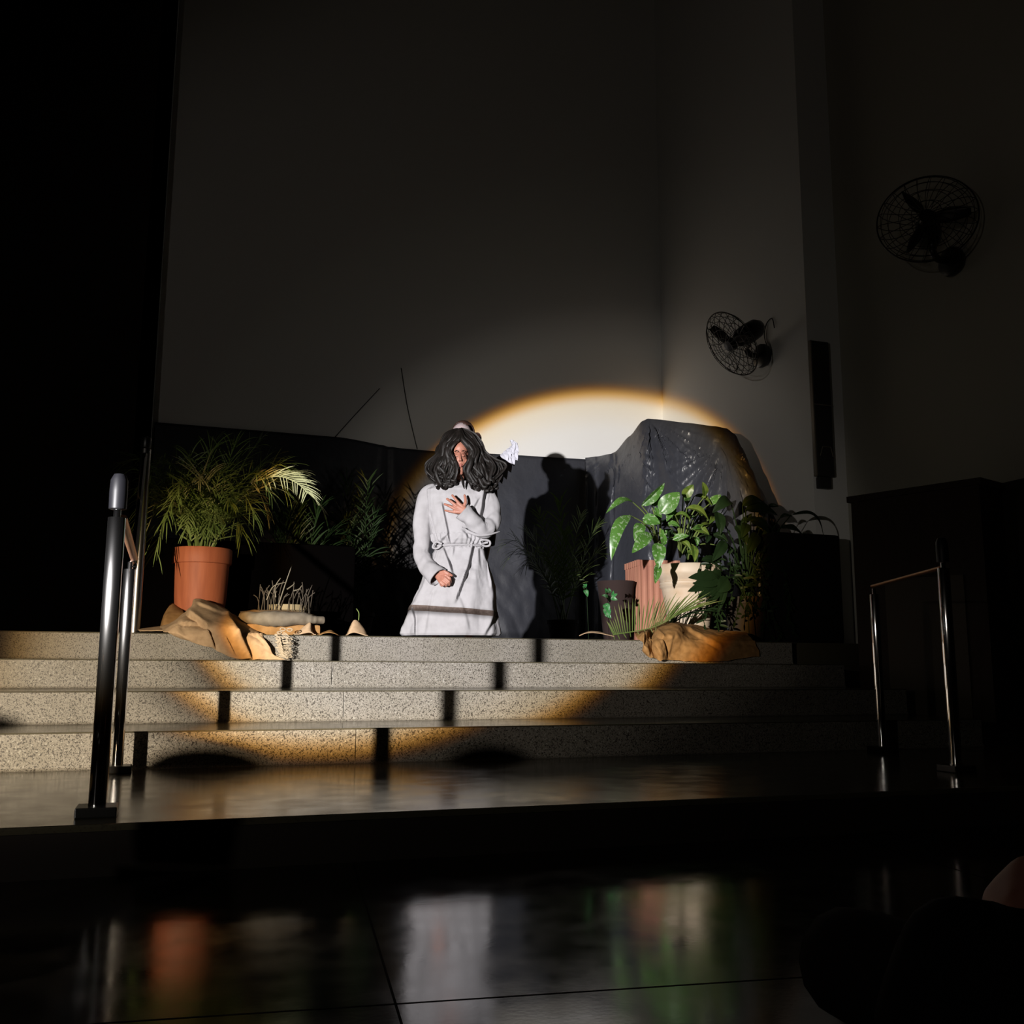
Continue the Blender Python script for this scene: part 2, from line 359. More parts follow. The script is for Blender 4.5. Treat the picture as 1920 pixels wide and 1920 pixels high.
# ------------------------------------------------------------------ wall fans
def wall_fan(base, centre, axis, R, label, tilt=0):
    T = Thing('wall_fan', label, 'fan', base, 'wall fans on the right wall')
    base, centre = Vector(base), Vector(centre); ax = Vector(axis).normalized()
    q = ax.to_track_quat('Z', 'Y').to_matrix().to_4x4(); W = Matrix.Translation(centre) @ q
    bm = bmesh.new(); lathe(bm, [(0, -.11), (.05, -.105), (.095, -.07), (.11, -.02), (.105, .03), (.07, .055), (0, .06)], n=28)
    wallM = Matrix.Translation(base) @ Vector((-1, 0, 0)).to_track_quat('Z', 'Y').to_matrix().to_4x4()
    bmesh.ops.transform(bm, matrix=wallM @ Matrix.Translation((0, 0, .06)) @ Matrix.Diagonal((1, 1, .62, 1)), verts=bm.verts); T.part('wall_mount', bm, M_blackmetal)
    bm = bmesh.new(); e = centre-ax*.20; k = base+Vector((-.17, 0, .0))
    tube(bm, spline([base+Vector((-.06, 0, 0)), k, k+Vector((-.05, .0, .05)), (k+e)/2+Vector((-.01, 0, 0)), e], 16), .026, 10); T.part('arm', bm, M_blackmetal)
    bm = bmesh.new(); lathe(bm, [(0, -.36), (.055, -.35), (.085, -.30), (.09, -.22), (.085, -.12), (.06, -.07), (.03, -.05), (0, -.05)], n=24)
    bmesh.ops.transform(bm, matrix=W, verts=bm.verts); mo = T.part('motor', bm, M_blackmetal)
    bm = bmesh.new(); lathe(bm, [(0, .05), (.05, .045), (.062, .0), (.05, -.03), (0, -.03)], n=20); bmesh.ops.transform(bm, matrix=W, verts=bm.verts); T.part('hub', bm, M_blackmetal)
    for k3 in range(3):
        bm = bmesh.new(); g = []
        for i in range(9):
            r = .05+(R-.10)*i/8; row = []
            for j in range(5):
                u = (j/4-.5); wd = .5*math.sin(PI*(.18+.72*i/8))*.42*R*2; a = 2*PI*k3/3+u*wd/max(r, .08)*.6
                row.append(bm.verts.new((r*math.cos(a), r*math.sin(a), u*.05)))
            g.append(row)
        for i in range(8):
            for j in range(4): bm.faces.new((g[i][j], g[i+1][j], g[i+1][j+1], g[i][j+1]))
        bmesh.ops.transform(bm, matrix=W, verts=bm.verts)
        b_ = T.part('blade', bm, M_fanwire); b_.modifiers.new('t', 'SOLIDIFY').thickness = .003
    bm = bmesh.new(); n = 22; wr = .0026
    def dome(r, s): return s*(.075*math.sqrt(max(0, 1-(r/R)**2.4)))
    for s in (1, -1):
        for k2 in range(n):
            a = 2*PI*k2/n; r0 = .045 if s > 0 else .07
            tube(bm, [(math.cos(a+.25*(1-(r0+(R-r0)*t/8)/R))*(r0+(R-r0)*t/8), math.sin(a+.25*(1-(r0+(R-r0)*t/8)/R))*(r0+(R-r0)*t/8), dome(r0+(R-r0)*t/8, s)) for t in range(9)], wr, 4)
        for rr in (.3, .55, .78, .92):
            tube(bm, [(R*rr*math.cos(2*PI*t/48), R*rr*math.sin(2*PI*t/48), dome(R*rr, s)) for t in range(49)], wr, 4, caps=False)
    tube(bm, [(R*math.cos(2*PI*t/60), R*math.sin(2*PI*t/60), 0) for t in range(61)], .0055, 6, caps=False)
    bmesh.ops.transform(bm, matrix=W, verts=bm.verts); T.part('cage', bm, M_fanwire)
    return T
f1b = Vector((XR, 7.45, 3.36))
wall_fan(f1b, atY(1372, 645, 7.16), -ray(1372, 645).normalized()*.38+(-_r*.84-_u*.54)*.925, .30, 'black wall fan near the room corner, its round cage turned edge on to the left')
f2b = Vector((XR2, 5.46, 3.50))
wall_fan(f2b, atY(1738, 410, 5.30), (-.66, -.70, .10), .335, 'black wall fan high on the dark right wall, cage facing the room')
bm = bmesh.new(); P = [Vector((XR-.004, 7.42, 3.42)), Vector((XR-.012, 7.46, 3.56)), Vector((XR-.01, 7.42, 3.66)), Vector((XR-.01, 7.33, 3.68)), Vector((XR-.01, 7.30, 3.58))]
tube(bm, spline(P, 20), .005, 6); single('power_cord', bm, M_blackmetal, 'short dark cord looped on the wall above the nearer-corner fan mount', 'cord', P[0])

# ------------------------------------------------------------------ column loudspeaker on the wall corner
sb = Vector((XR-.01, YJ-.04, 2.06)); T = Thing('column_speaker', 'tall narrow dark loudspeaker fixed upright at the right wall corner', 'loudspeaker', sb)
bm = bmesh.new(); box(bm, XR+.0, XR+.17, YJ-.06, YJ-.012, 2.13, 3.30, bev=.012); T.part('cabinet', bm, M_spk, smooth=False)
bm = bmesh.new(); box(bm, XR-.012, XR+.0, YJ-.06, YJ-.02, 2.13, 3.30, bev=.003); T.part('side_strip', bm, M_spke, smooth=False, label='paler side edge')
for z in (2.74,):
    bm = bmesh.new(); box(bm, XR-.002, XR+.165, YJ-.066, YJ-.06, z-.004, z+.004); T.part('joint', bm, M_spke, smooth=False)
bm = bmesh.new(); tube(bm, [(XR+.03, YJ-.065, 2.30), (XR+.055, YJ-.068, 2.38), (XR+.135, YJ-.068, 2.38), (XR+.155, YJ-.065, 2.30)], .004, 6); T.part('handle', bm, M_spke)
bm = bmesh.new(); box(bm, XR+.02, XR+.14, YJ-.05, YJ, 2.03, 2.13, bev=.01); T.part('bracket', bm, M_spk, smooth=False)

# ------------------------------------------------------------------ dark cabinet at the right, beyond the second rail
A = Vector((4.27, 5.50, 0)); ex = Vector((.352, -.936, 0)); ey = Vector((.936, .352, 0))
Mx = Matrix(((ex.x, ey.x, 0, A.x), (ex.y, ey.y, 0, A.y), (0, 0, 1, 0), (0, 0, 0, 1)))
T = Thing('tall_cabinet', 'tall dark wooden cabinet behind the right handrail', 'cabinet', A)
bm = bmesh.new(); box(bm, 0, .87, 0, .30, 0, 1.66, M=Mx); T.part('body', bm, M_wood, smooth=False)
bm = bmesh.new(); box(bm, -.02, .89, -.02, .32, 1.66, 1.70, M=Mx); T.part('top_board', bm, M_wood, smooth=False)
bm = bmesh.new(); box(bm, .22, .74, -.012, 0, .12, 1.12, M=Mx); T.part('panel', bm, mat('panel_wood', (.05, .036, .022), .5), smooth=False)

# ------------------------------------------------------------------ handrails
def handrail(x1, y1, x2, y2, label, third=None):
    T = Thing('handrail', label, 'handrail', (x1, y1, .13), 'chrome stair handrails')
    for (x, y, h, r) in ((x1, y1, .835, .0245), (x2, y2, .80, .0225)):
        bm = bmesh.new(); lathe(bm, [(r, .13), (r, .13+h)], x, y, 40); po = T.part('post', bm, M_chrome)
        bm = bmesh.new(); box(bm, x-.054, x+.054, y-.054, y+.054, .13, .158, bev=.004); T.part('base_plate', bm, M_blackmetal, under=po, smooth=False)
        bm = bmesh.new(); lathe(bm, [(r*.42, .13+h), (r*.42, .16+h)], x, y, 20); T.part('neck', bm, M_chrome, under=po)
    # black rounded cap on the near post
    bm = bmesh.new(); z = .13+.835+.026; lathe(bm, [(.018, z-.002), (.0245, z), (.0255, z+.05), (.024, z+.085), (.016, z+.102), (0, z+.106)], x1, y1, 32); T.part('cap', bm, mat('dark_rubber_cap', (.008, .008, .010), .45, spec=.3))
    bm = bmesh.new(); a, b = Vector((x1+.012, y1+.02, .97)), Vector((x2+.014, y2+.02, .975))
    tube(bm, [a, b], .0155, 16, flat=.55, up=(0, 0, 1)); T.part('top_rail', bm, mat('copper_rail', (.55, .27, .15), .35, .6), label='copper coloured flat top rail')
    return T
RAIL = handrail(-.183, 3.05, -.195, 4.27, 'left chrome handrail standing on the landing before the steps')
handrail(3.05, 3.35, 3.43, 4.27, 'right chrome handrail in the dark beside the cabinet')
P3 = atY(252, 1178, 6.32)
bm = bmesh.new(); tube(bm, spline([(-.185, 4.29, .955), (-.19, 4.5, 1.02), (-.24, 6.2, 1.80)], 30), .016, 14); RAIL.part('upper_rail', bm, M_chrome)
T = Thing('metal_post', 'slim dark metal post on the stage behind the left handrail', 'post', (P3.x, 6.32, ZP))
bm = bmesh.new(); lathe(bm, [(.032, ZP), (.032, 1.86)], P3.x, 6.32, 24); T.part('shaft', bm, mat('dull_steel', (.25, .24, .23), .32, 1))
bm = bmesh.new(); lathe(bm, [(.026, 1.86), (.034, 1.87), (.030, 1.93), (0, 1.945)], P3.x, 6.32, 24); T.part('cap', bm, M_blackmetal)
# added unseen stools between lamp and steps, casting the rounded shadows
for (tx, ty, tz, f, wd, lab) in ((.155, 4.40, .215, .55, .46, 'middle'), (1.40, 4.40, .195, .55, .36, 'right'), (-.78, 4.98, .335, .55, .36, 'left')):
    p = LAMP+(Vector((tx, ty, tz))-LAMP)*f; hw = wd*f/2
    T = Thing('shadow_stool', '%s of the added round-backed stools, unseen, shading the steps' % lab, 'shadow_caster', (p.x, p.y, 0), 'added unseen stools')
    R2 = Matrix.Translation((p.x, p.y, 0)) @ Matrix.Rotation(-math.radians(30), 4, 'Z')
    bm = bmesh.new(); n = 14
    for yy in (-.012, .012):
        pass
    ring = [(hw*math.cos(PI*k/n), p.z-.07+.07*math.sin(PI*k/n)) for k in range(n+1)]+[(-hw*.7, .26), (hw*.7, .26)]
    fr = [bm.verts.new((x, -.012, z)) for x, z in ring]; bk = [bm.verts.new((x, .012, z)) for x, z in ring]
    bm.faces.new(fr); bm.faces.new(bk[::-1])
    for k in range(len(ring)): bm.faces.new((fr[k], bk[k], bk[(k+1) % len(ring)], fr[(k+1) % len(ring)]))
    bmesh.ops.transform(bm, matrix=R2, verts=bm.verts); T.part('backrest', bm, M_wood, smooth=False)
    bm = bmesh.new(); box(bm, -hw, hw, -.25, .012, .22, .25, bev=.008); bmesh.ops.transform(bm, matrix=R2, verts=bm.verts); T.part('seat', bm, M_wood, smooth=False)
    for sx in (-1, 1):
        for yy in (-.22, -.01):
            bm = bmesh.new(); tube(bm, [(sx*hw*.8, yy, 0), (sx*hw*.75, yy, .22)], .012, 8); bmesh.ops.transform(bm, matrix=R2, verts=bm.verts); T.part('leg', bm, M_wood)

# ------------------------------------------------------------------ plants
rnd = random.Random(7)
def leaflet(bm, p, d, L, wd, droop, up):
    """one narrow blade, folded a little along its middle"""
    d = d.normalized(); s = d.cross(up); s = s.normalized() if s.length > 1e-4 else Vector((1, 0, 0)); pts = []
    n = 5; q = p.copy(); v = d.copy()
    for i in range(n+1):
        t = i/n; ww = wd*(.45+1.1*t)*(1-t)**.7*1.3 if i < n else 0
        pts.append((q.copy(), ww)); v = (v+Vector((0, 0, -droop*.28*(.3+t)))).normalized(); q = q+v*(L/n)
    prev = None
    for q, ww in pts:
        if ww > 0: cur = (bm.verts.new(q-s*ww/2), bm.verts.new(q-up*ww*.12), bm.verts.new(q+s*ww/2))
        else: cur = (bm.verts.new(q),)
        if prev:
            if len(cur) == 3:
                bm.faces.new((prev[0], prev[1], cur[1], cur[0])); bm.faces.new((prev[1], prev[2], cur[2], cur[1]))
            else:
                bm.faces.new((prev[0], prev[1], cur[0])); bm.faces.new((prev[1], prev[2], cur[0]))
        prev = cur
def frond_bm(pts, n, L, wd, start=.18, ang=55, droop=.6, rs=None, rr=.006):
    rs = rs or rnd; bm = bmesh.new(); P = spline(pts, 24); tube(bm, P, [rr*(1-.75*i/23) for i in range(24)], 5)
    FR = frames(P)
    for i in range(n):
        t = start+(1-start)*(i+.5)/n; k = t*23; a = int(min(k, 22)); p = P[a].lerp(P[a+1], k-a); T_ = FR[a][0]
        up = Vector((0, 0, 1)); up = up-T_*up.dot(T_)
        if up.length < .25: up = Vector((-.5, -.6, .1))-T_*Vector((-.5, -.6, .1)).dot(T_)
        up.normalize(); sd = T_.cross(up)
        for s in (-1, 1):
            A_ = math.radians(ang*(1-.55*t)+rs.uniform(-13, 13)); e = T_*math.cos(A_)+sd*s*math.sin(A_)+up*rs.uniform(-.15, .45)
            ll = L*(math.sin(PI*min(1, .22+.60*t))**.7)*rs.uniform(.8, 1.1)
            leaflet(bm, p, e, ll, wd*rs.uniform(.8, 1.15), droop*rs.uniform(.4, 1.3), up)
    return bm

# big left palm in a terracotta pot
PX, PY = .13, 6.78
T = Thing('potted_palm', 'bushy feathery palm in a tall orange pot at the left of the stage', 'potted plant', (PX, PY, ZP))
bm = bmesh.new(); h = atY(375, 1024, PY-.18).z-ZP
lathe(bm, [(.140, ZP), (.152, ZP+.1), (.168, ZP+h*.45), (.176, ZP+h*.80), (.178, ZP+h*.82), (.188, ZP+h*.825), (.191, ZP+h*.86), (.191, ZP+h*.99), (.187, ZP+h), (.172, ZP+h), (.165, ZP+h*.9), (0, ZP+h*.9)], PX, PY, 56); T.part('pot', bm, M_clay)
bm = bmesh.new(); lathe(bm, [(0, ZP+h*.89), (.164, ZP+h*.90), (.12, ZP+h*.93), (0, ZP+h*.94)], PX, PY, 24); T.part('soil', bm, M_soil)
zr = ZP+h*.92
def PF(tips, basex, lift, n, L, wd, Yt, m=M_palm, th=T, base=None, droop=.6, Yb=PY, zb=None):
    b = Vector((basex, Yb, zb if zb else zr)); t = atY(*tips, Yt)
    mid = b.lerp(t, .5)+Vector((0, 0, lift)); q1 = b.lerp(mid, .5)+Vector((0, 0, lift*.4))
    q2 = mid.lerp(t, .55)+Vector((0, 0, lift*.55))
    th.part('frond', frond_bm([b, q1, mid, q2, t], n, L*rnd.uniform(.8, 1.25), wd, droop=droop, ang=rnd.uniform(42, 66)), m)
specs = [((488, 826), .06, 6.7, M_palm), ((440, 838), .10, 6.9, M_palm), ((398, 842), .10, 6.8, M_palm), ((352, 862), .16, 6.6, M_palm), ((300, 880), .16, 6.7, M_palm), ((272, 905), .2, 6.5, M_palm), ((262, 960), .22, 6.6, M_palm),
         ((270, 1005), .26, 6.5, M_palmd), ((292, 1035), .26, 6.45, M_palm), ((598, 948), .30, 6.45, M_palmd), ((560, 900), .22, 6.6, M_palm), ((525, 880), .18, 6.8, M_palm), ((510, 930), .24, 6.4, M_palm), ((480, 975), .22, 6.45, M_palm),
         ((455, 1000), .2, 6.5, M_palm), ((420, 900), .16, 6.4, M_palm), ((372, 905), .16, 6.4, M_palmd), ((330, 930), .2, 6.35, M_palm), ((310, 975), .22, 6.4, M_palm), ((350, 990), .15, 6.4, M_palm), ((400, 985), .12, 6.4, M_palm),
         ((430, 940), .14, 6.35, M_palm), ((382, 880), .14, 7.1, M_palm), ((460, 870), .14, 7.15, M_palm), ((315, 900), .2, 7.2, M_palm), ((500, 905), .2, 7.2, M_palm), ((285, 940), .2, 7.05, M_palm), ((215, 905), .2, 6.75, M_palm), ((228, 950), .2, 6.8, M_palm), ((238, 865), .15, 6.9, M_palm), ((250, 1000), .25, 6.7, M_palm), ((540, 925), .2, 6.9, M_palm), ((500, 960), .24, 6.8, M_palmd)]
for tip, lift, Yt, m in specs:
    PF(tip, PX+rnd.uniform(-.07, .07), lift, 21, .23, .0085, Yt, m, droop=1.0)
bm = bmesh.new(); P = spline([atY(470, 905, 6.6), atY(520, 893, 6.5), atY(556, 905, 6.45), atY(578, 925, 6.42)], 20); tube(bm, P, .004, 5)
for i in range(30):
    k = min(18, int(19*i/29)); a = math.radians(62-92*i/29+rnd.uniform(-6, 6)); leaflet(bm, P[k], Vector((math.cos(a), rnd.uniform(-.15, .15), math.sin(a))), .17*rnd.uniform(.75, 1.1)*(1 if i < 24 else .7), .008, .55, Vector((0, -1, .1)))
    if i % 2: leaflet(bm, P[k], Vector((math.cos(a-1.6)*.7, -.1, math.sin(a-1.6))), .09, .007, .5, Vector((0, -1, .1)))
T.part('frond', bm, mat('pale_frond', (.34, .36, .20), .45, trans=.2))
# fan of broad bright leaflets just above the rim
for tip, bx in (((350, 950), .06), ((372, 935), .10), ((445, 962), .17), ((420, 955), .13)):
    PF(tip, bx, .04, 15, .19, .013, 6.55, M_palm, droop=.3)

bm = bmesh.new(); box(bm, -.30, 1.20, 7.09, 7.24, ZP, 1.42, bev=.04)  # added black box, stops lamp light from reaching the curtain behind
single('light_blocker', bm, mat('blocker_black', (.0012, .001, .001), 1, spec=0), 'low bench added behind the orange pot to keep light off the curtain', 'blocker', (.45, 7.16, ZP))
# shadowed palms; the two left of the kneeling person have shade painted into leaves
def shade_palm(px, Y, tips, label, cls='potted_palm', potr=.14, poth=.26, m=M_palm):
    b = atY(px, 1150, Y); th = Thing(cls, label, 'potted plant', (b.x, Y, ZP))
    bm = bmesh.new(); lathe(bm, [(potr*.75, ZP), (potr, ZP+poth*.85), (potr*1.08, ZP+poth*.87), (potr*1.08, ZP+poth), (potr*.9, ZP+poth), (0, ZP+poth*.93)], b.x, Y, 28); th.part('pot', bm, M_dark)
    for tx, ty, lift, n in tips:
        PF((tx, ty), b.x+rnd.uniform(-.04, .04), lift, n, .22, .013, Y+rnd.uniform(-.25, .25), m, th, Yb=Y, zb=ZP+poth*.95)
    return th
shade_palm(560, 7.45, [(470, 930, .1, 18), (500, 900, .1, 18), (535, 910, .05, 18), (560, 925, .05, 18), (600, 950, .1, 18), (640, 1000, .15, 18), (480, 1000, .15, 18), (620, 1050, .2, 16), (520, 980, .1, 16)], 'palm standing in deep shadow right of the orange pot', m=M_shadeleaf)
shade_palm(668, 8.2, [(650, 905, .02, 18), (690, 900, .02, 18), (675, 930, .02, 16), (640, 960, .05, 16), (705, 960, .05, 14)], 'slim upright palm in shadow before the black curtain, left of the kneeling person', m=M_shadeleaf)
shade_palm(1055, 8.7, [(990, 1000, .1, 18), (945, 1022, .2, 20), (952, 1050, .24, 18), (1010, 960, .06, 18), (1050, 940, .04, 18), (1090, 965, .05, 18), (1120, 985, .08, 18), (1130, 1040, .15, 16), (985, 1060, .2, 16), (1020, 1040, .1, 16), (1085, 1030, .1, 16), (1060, 1000, .05, 16)], 'palm in the shadow right of the kneeling person, left frond tips lit')

# broad leaves -------------------------------------------------
def leaf_bm(base, tip, wd, arch=.03, fold=.25, nrm=(-.35, -.85, .4), wave=.05, n=14, shape=1.):
    base, tip, nrm = Vector(base), Vector(tip), Vector(nrm).normalized(); bm = bmesh.new(); ax = tip-base; L = ax.length
    nn = (nrm-ax*nrm.dot(ax)/L**2).normalized(); sd = ax.normalized().cross(nn); g = []; m_ = 4; ph = rnd.uniform(0, 6)
    for i in range(n+1):
        t = i/n; hw = wd/2*max(.012, math.sin(PI*t**(.72*shape))**.75)
        c = base+ax*t+nn*arch*math.sin(PI*t)-Vector((0, 0, 1))*arch*.6*t*t
        row = []
        for j in range(-m_, m_+1):
            u = j/m_; row.append(bm.verts.new(c+sd*hw*u+nn*(fold*hw*abs(u)-.06*hw*math.cos(u*9)*0+wave*hw*math.sin(t*13+ph+u*2)*abs(u)-.0025*(1 if j == 0 else 0))))
        g.append(row)
    for i in range(n):
        for j in range(2*m_): bm.faces.new((g[i][j], g[i+1][j], g[i+1][j+1], g[i][j+1]))
    return bm
WX, WY = 3.76, 6.85
T = Thing('potted_dumb_cane', 'leafy plant with mottled green leaves in a pale ringed urn, right side of the stage', 'potted plant', (WX, WY, ZP))
zt = atY(1305, 1056, WY-.2).z; sh = zt-ZP
prof = [(.150, 0), (.158, .03), (.150, .06), (.160, .22), (.185, .50), (.205, .68), (.207, .70), (.220, .715), (.224, .73), (.216, .745), (.222, .76), (.222, .775), (.214, .785), (.228, .82), (.258, .87), (.262, .90), (.262, .97), (.25, 1.0), (.235, 1.0), (.225, .93), (0, .92)]
bm = bmesh.new(); lathe(bm, [(r, ZP+z*sh) for r, z in prof], WX, WY, 56); T.part('urn', bm, M_urn)
bm = bmesh.new(); lathe(bm, [(0, ZP+.915*sh), (.224, ZP+.93*sh), (.15, ZP+.96*sh), (0, ZP+.97*sh)], WX, WY, 24); T.part('soil', bm, M_soil)
zs = ZP+.95*sh
def bleaf(bx, by, tx, ty, wpx, Y, m=M_dief, arch=.03, fold=.3, nrm=(-.35, -.85, .4), stem=None, th=T, wave=.06, Y2=None):
    b, t = atY(bx, by, Y), atY(tx, ty, (Y2 if Y2 else Y-.06))
    lf = th.part('leaf', leaf_bm(b, t, wpx/250., arch, fold, nrm, wave), m)
    if stem:
        s0 = Vector(stem); bm = bmesh.new(); mid = s0.lerp(b, .55)+Vector(((b.x-s0.x)*-.12, 0, .05)); tube(bm, spline([s0, mid, b], 10), [.007-.003*i/9 for i in range(10)], 6); th.part('stalk', bm, M_shadeleaf if m is M_shadeleaf else M_stem, under=lf)
st = lambda px, py, Y=WY-.1: atY(px, py, Y)
U = (-.5, -.7, .5)
S1 = st(1235, 1040, 6.72)
for a in ((1203, 948, 1246, 902, 20, 6.6, M_dief, .02, .5, (.5, -.8, .2)), (1187, 942, 1136, 955, 16, 6.55, M_dief, .05, .4, U), (1180, 966, 1146, 1040, 26, 6.5, M_dief, .07, .35, (-.7, -.7, .1)), (1238, 962, 1274, 920, 34, 6.5, M_dief, .02, .15, (-.2, -.9, .3)),
          (1205, 972, 1238, 980, 24, 6.45, M_dief, .01, .15, (0, -1, .2)), (1203, 982, 1190, 1012, 22, 6.5, M_dief, .02, .2, (-.4, -.9, .1)), (1219, 1000, 1185, 1034, 24, 6.4, M_dief, .02, .15, (-.2, -.9, .3)), (1234, 1018, 1234, 1062, 26, 6.42, M_dief, .03, .2, (-.3, -.95, .1)),
          (1234, 1058, 1228, 1093, 15, 6.4, M_dief, .01, .3, (-.2, -1, 0)), (1222, 948, 1236, 924, 18, 6.7, M_dief, .02, .2, (0, -1, .3)), (1236, 976, 1228, 948, 14, 6.55, M_dief, .01, .3, (-.4, -.9, .1)), (1246, 1022, 1240, 990, 12, 6.5, M_dief, .01, .3, (-.4, -.9, .1))):
    bleaf(*a, stem=S1)
S2 = st(1275, 1045, 6.75)
for a in ((1281, 932, 1300, 907, 20, 6.6, M_yell, .01, .25, (0, -1, .2)), (1288, 952, 1328, 970, 20, 6.5, M_yell, .03, .3, (0, -.8, .6)), (1266, 966, 1296, 972, 12, 6.5, M_yell, .03, .3, (0, -.8, .6)), (1322, 930, 1317, 902, 16, 6.7, M_yell, .01, .2, (0, -1, .1)),
          (1262, 1012, 1292, 1003, 16, 6.5, M_dief, .01, .2, (0, -.8, .5)), (1262, 950, 1250, 975, 18, 6.6, M_dief, .02, .3, (-.3, -.9, .3)), (1300, 1022, 1302, 1052, 15, 6.5, M_yell, .01, .3, (0, -1, .1)), (1275, 1015, 1296, 1030, 14, 6.55, M_yell, .02, .3, (0, -.9, .4)),
          (1302, 930, 1335, 945, 16, 6.8, M_yell, .03, .3, (0, -.8, .6)), (1330, 945, 1352, 925, 16, 6.8, M_dief, .02, .3, (0, -.9, .3)), (1300, 990, 1330, 1000, 20, 6.7, M_yell, .02, .25, (0, -.9, .3)), (1268, 980, 1258, 955, 22, 6.75, M_dief, .02, .2, (-.2, -.9, .3)),
          (1290, 945, 1278, 920, 20, 6.95, M_dief, .02, .2, (-.2, -.9, .3)), (1250, 985, 1275, 985, 16, 6.6, M_dief, .02, .2, (0, -.8, .5))):
    bleaf(*a, stem=S2)
for k in range(26):
    x, y = rnd.uniform(1240, 1345), rnd.uniform(960, 1045); a = rnd.uniform(0, 6.28); l = rnd.uniform(14, 26)
    bleaf(x, y, x+l*math.cos(a), y+l*math.sin(a)*.8, rnd.uniform(7, 14), rnd.uniform(6.6, 7.0), rnd.choice([M_dief, M_yell, M_shadeleaf, M_shadeleaf]), .015, .3, (rnd.uniform(-.5, .3), -.8, rnd.uniform(.1, .6)), stem=st(1290, 1048, 6.8))

# ribbed red clay block behind the urn
T = Thing('ribbed_planter', 'square red clay planter with vertical ribs, half hidden behind the pale urn', 'planter', (atY(1207, 1100, 7.12).x+.17, 7.31, ZP))
cx, cy = T.loc.x, 7.31; h = atY(1225, 1050, 7.14).z
bm = bmesh.new(); n = 26; hw = .17; ring = []
for s in range(4):
    for k in range(n):
        u = -1+2*k/n; off = .006 if (k % 4) < 2 else 0
        p = [(u, -1), (1, u), (-u, 1), (-1, -u)][s]; nn = [(0, -1), (1, 0), (0, 1), (-1, 0)][s]
        ring.append((p[0]*hw+nn[0]*off, p[1]*hw+nn[1]*off))
R_ = Matrix.Rotation(math.radians(-8), 4, 'Z')
def rg(z, k): return [bm.verts.new(R_ @ Vector((x*k, y*k, 0))+Vector((cx, cy, z))) for x, y in ring]
rs_ = [rg(ZP, 1), rg(h-.05, 1), rg(h-.05, 1.03), rg(h, 1.03), rg(h, .88), rg(h-.08, .88)]
for a, b in zip(rs_, rs_[1:]):
    for k in range(len(a)): bm.faces.new((a[k], a[(k+1) % len(a)], b[(k+1) % len(a)], b[k]))
bm.faces.new(rs_[-1]); bm.faces.new(rs_[0][::-1]); T.part('box', bm, M_brick, smooth=False)
bm = bmesh.new(); box(bm, cx-.15, cx+.15, cy-.15, cy+.15, h-.08, h-.04, bev=.01); T.part('soil', bm, M_soil)

# small dark plant pot left of it
T = Thing('rough_pot', 'dark rough-edged pot in shadow left of the red ribbed planter', 'pot', (atY(1160, 1100, 7.2).x, 7.25, ZP))
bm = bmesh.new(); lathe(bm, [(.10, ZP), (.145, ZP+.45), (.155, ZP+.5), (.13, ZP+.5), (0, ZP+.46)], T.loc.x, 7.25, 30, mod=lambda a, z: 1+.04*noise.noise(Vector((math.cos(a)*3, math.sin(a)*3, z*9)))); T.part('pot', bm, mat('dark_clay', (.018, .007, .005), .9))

# plant right of the urn, shade put into its dark leaf colour
DX, DY = atY(1400, 1150, 6.75).x, 6.75
T = Thing('shade_leafed_plant', 'large potted plant right of the urn, shade put into its leaf colour, leaves against the lit wall', 'potted plant', (DX, DY, ZP))
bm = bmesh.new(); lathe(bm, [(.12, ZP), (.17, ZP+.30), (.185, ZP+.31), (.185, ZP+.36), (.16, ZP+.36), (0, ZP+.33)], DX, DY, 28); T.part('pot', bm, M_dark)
S3 = (DX, DY, ZP+.34)
for a in ((1398, 955, 1458, 962, 34, 6.6, M_shadeleaf, .03, .2, (0, -.8, .6)), (1392, 948, 1432, 936, 24, 6.65, M_shadeleaf, .04, .2, (0, -.8, .6)), (1440, 950, 1460, 948, 10, 6.7, M_shadeleaf, .01, .3, (0, -.9, .3)), (1462, 972, 1486, 966, 10, 6.6, M_shadeleaf, .02, .3, (0, -.8, .6)),
          (1483, 966, 1545, 1000, 17, 6.5, M_shadeleaf, .10, .3, (0, -.6, .8)), (1464, 990, 1508, 1004, 26, 6.5, M_shadeleaf, .03, .2, (0, -.6, .8)), (1408, 975, 1442, 995, 24, 6.6, M_shadeleaf, .03, .2, (0, -.9, .3)), (1370, 940, 1335, 955, 26, 6.7, M_shadeleaf, .05, .2, (0, -.8, .5)),
          (1345, 960, 1350, 1000, 24, 6.6, M_shadeleaf, .02, .2, (0, -.9, .3)), (1380, 985, 1400, 1020, 26, 6.6, M_shadeleaf, .02, .2, (0, -.9, .3)), (1420, 1000, 1400, 1035, 24, 6.6, M_shadeleaf, .02, .2, (0, -.9, .3)), (1440, 1000, 1470, 1030, 26, 6.6, M_shadeleaf, .02, .2, (0, -.9, .3)),
          (1360, 1015, 1335, 1050, 22, 6.6, M_shadeleaf, .02, .2, (0, -.9, .3))):
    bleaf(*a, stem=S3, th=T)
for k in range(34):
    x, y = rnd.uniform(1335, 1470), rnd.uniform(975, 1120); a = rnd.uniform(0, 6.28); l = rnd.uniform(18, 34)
    bleaf(x, y, x+l*math.cos(a), y+l*math.sin(a)*.8, rnd.uniform(9, 20), rnd.uniform(6.5, 6.95), M_shadeleaf, .02, .25, (rnd.uniform(-.3, .3), -.8, rnd.uniform(.1, .6)), stem=S3 if k % 3 == 0 else None, th=T)
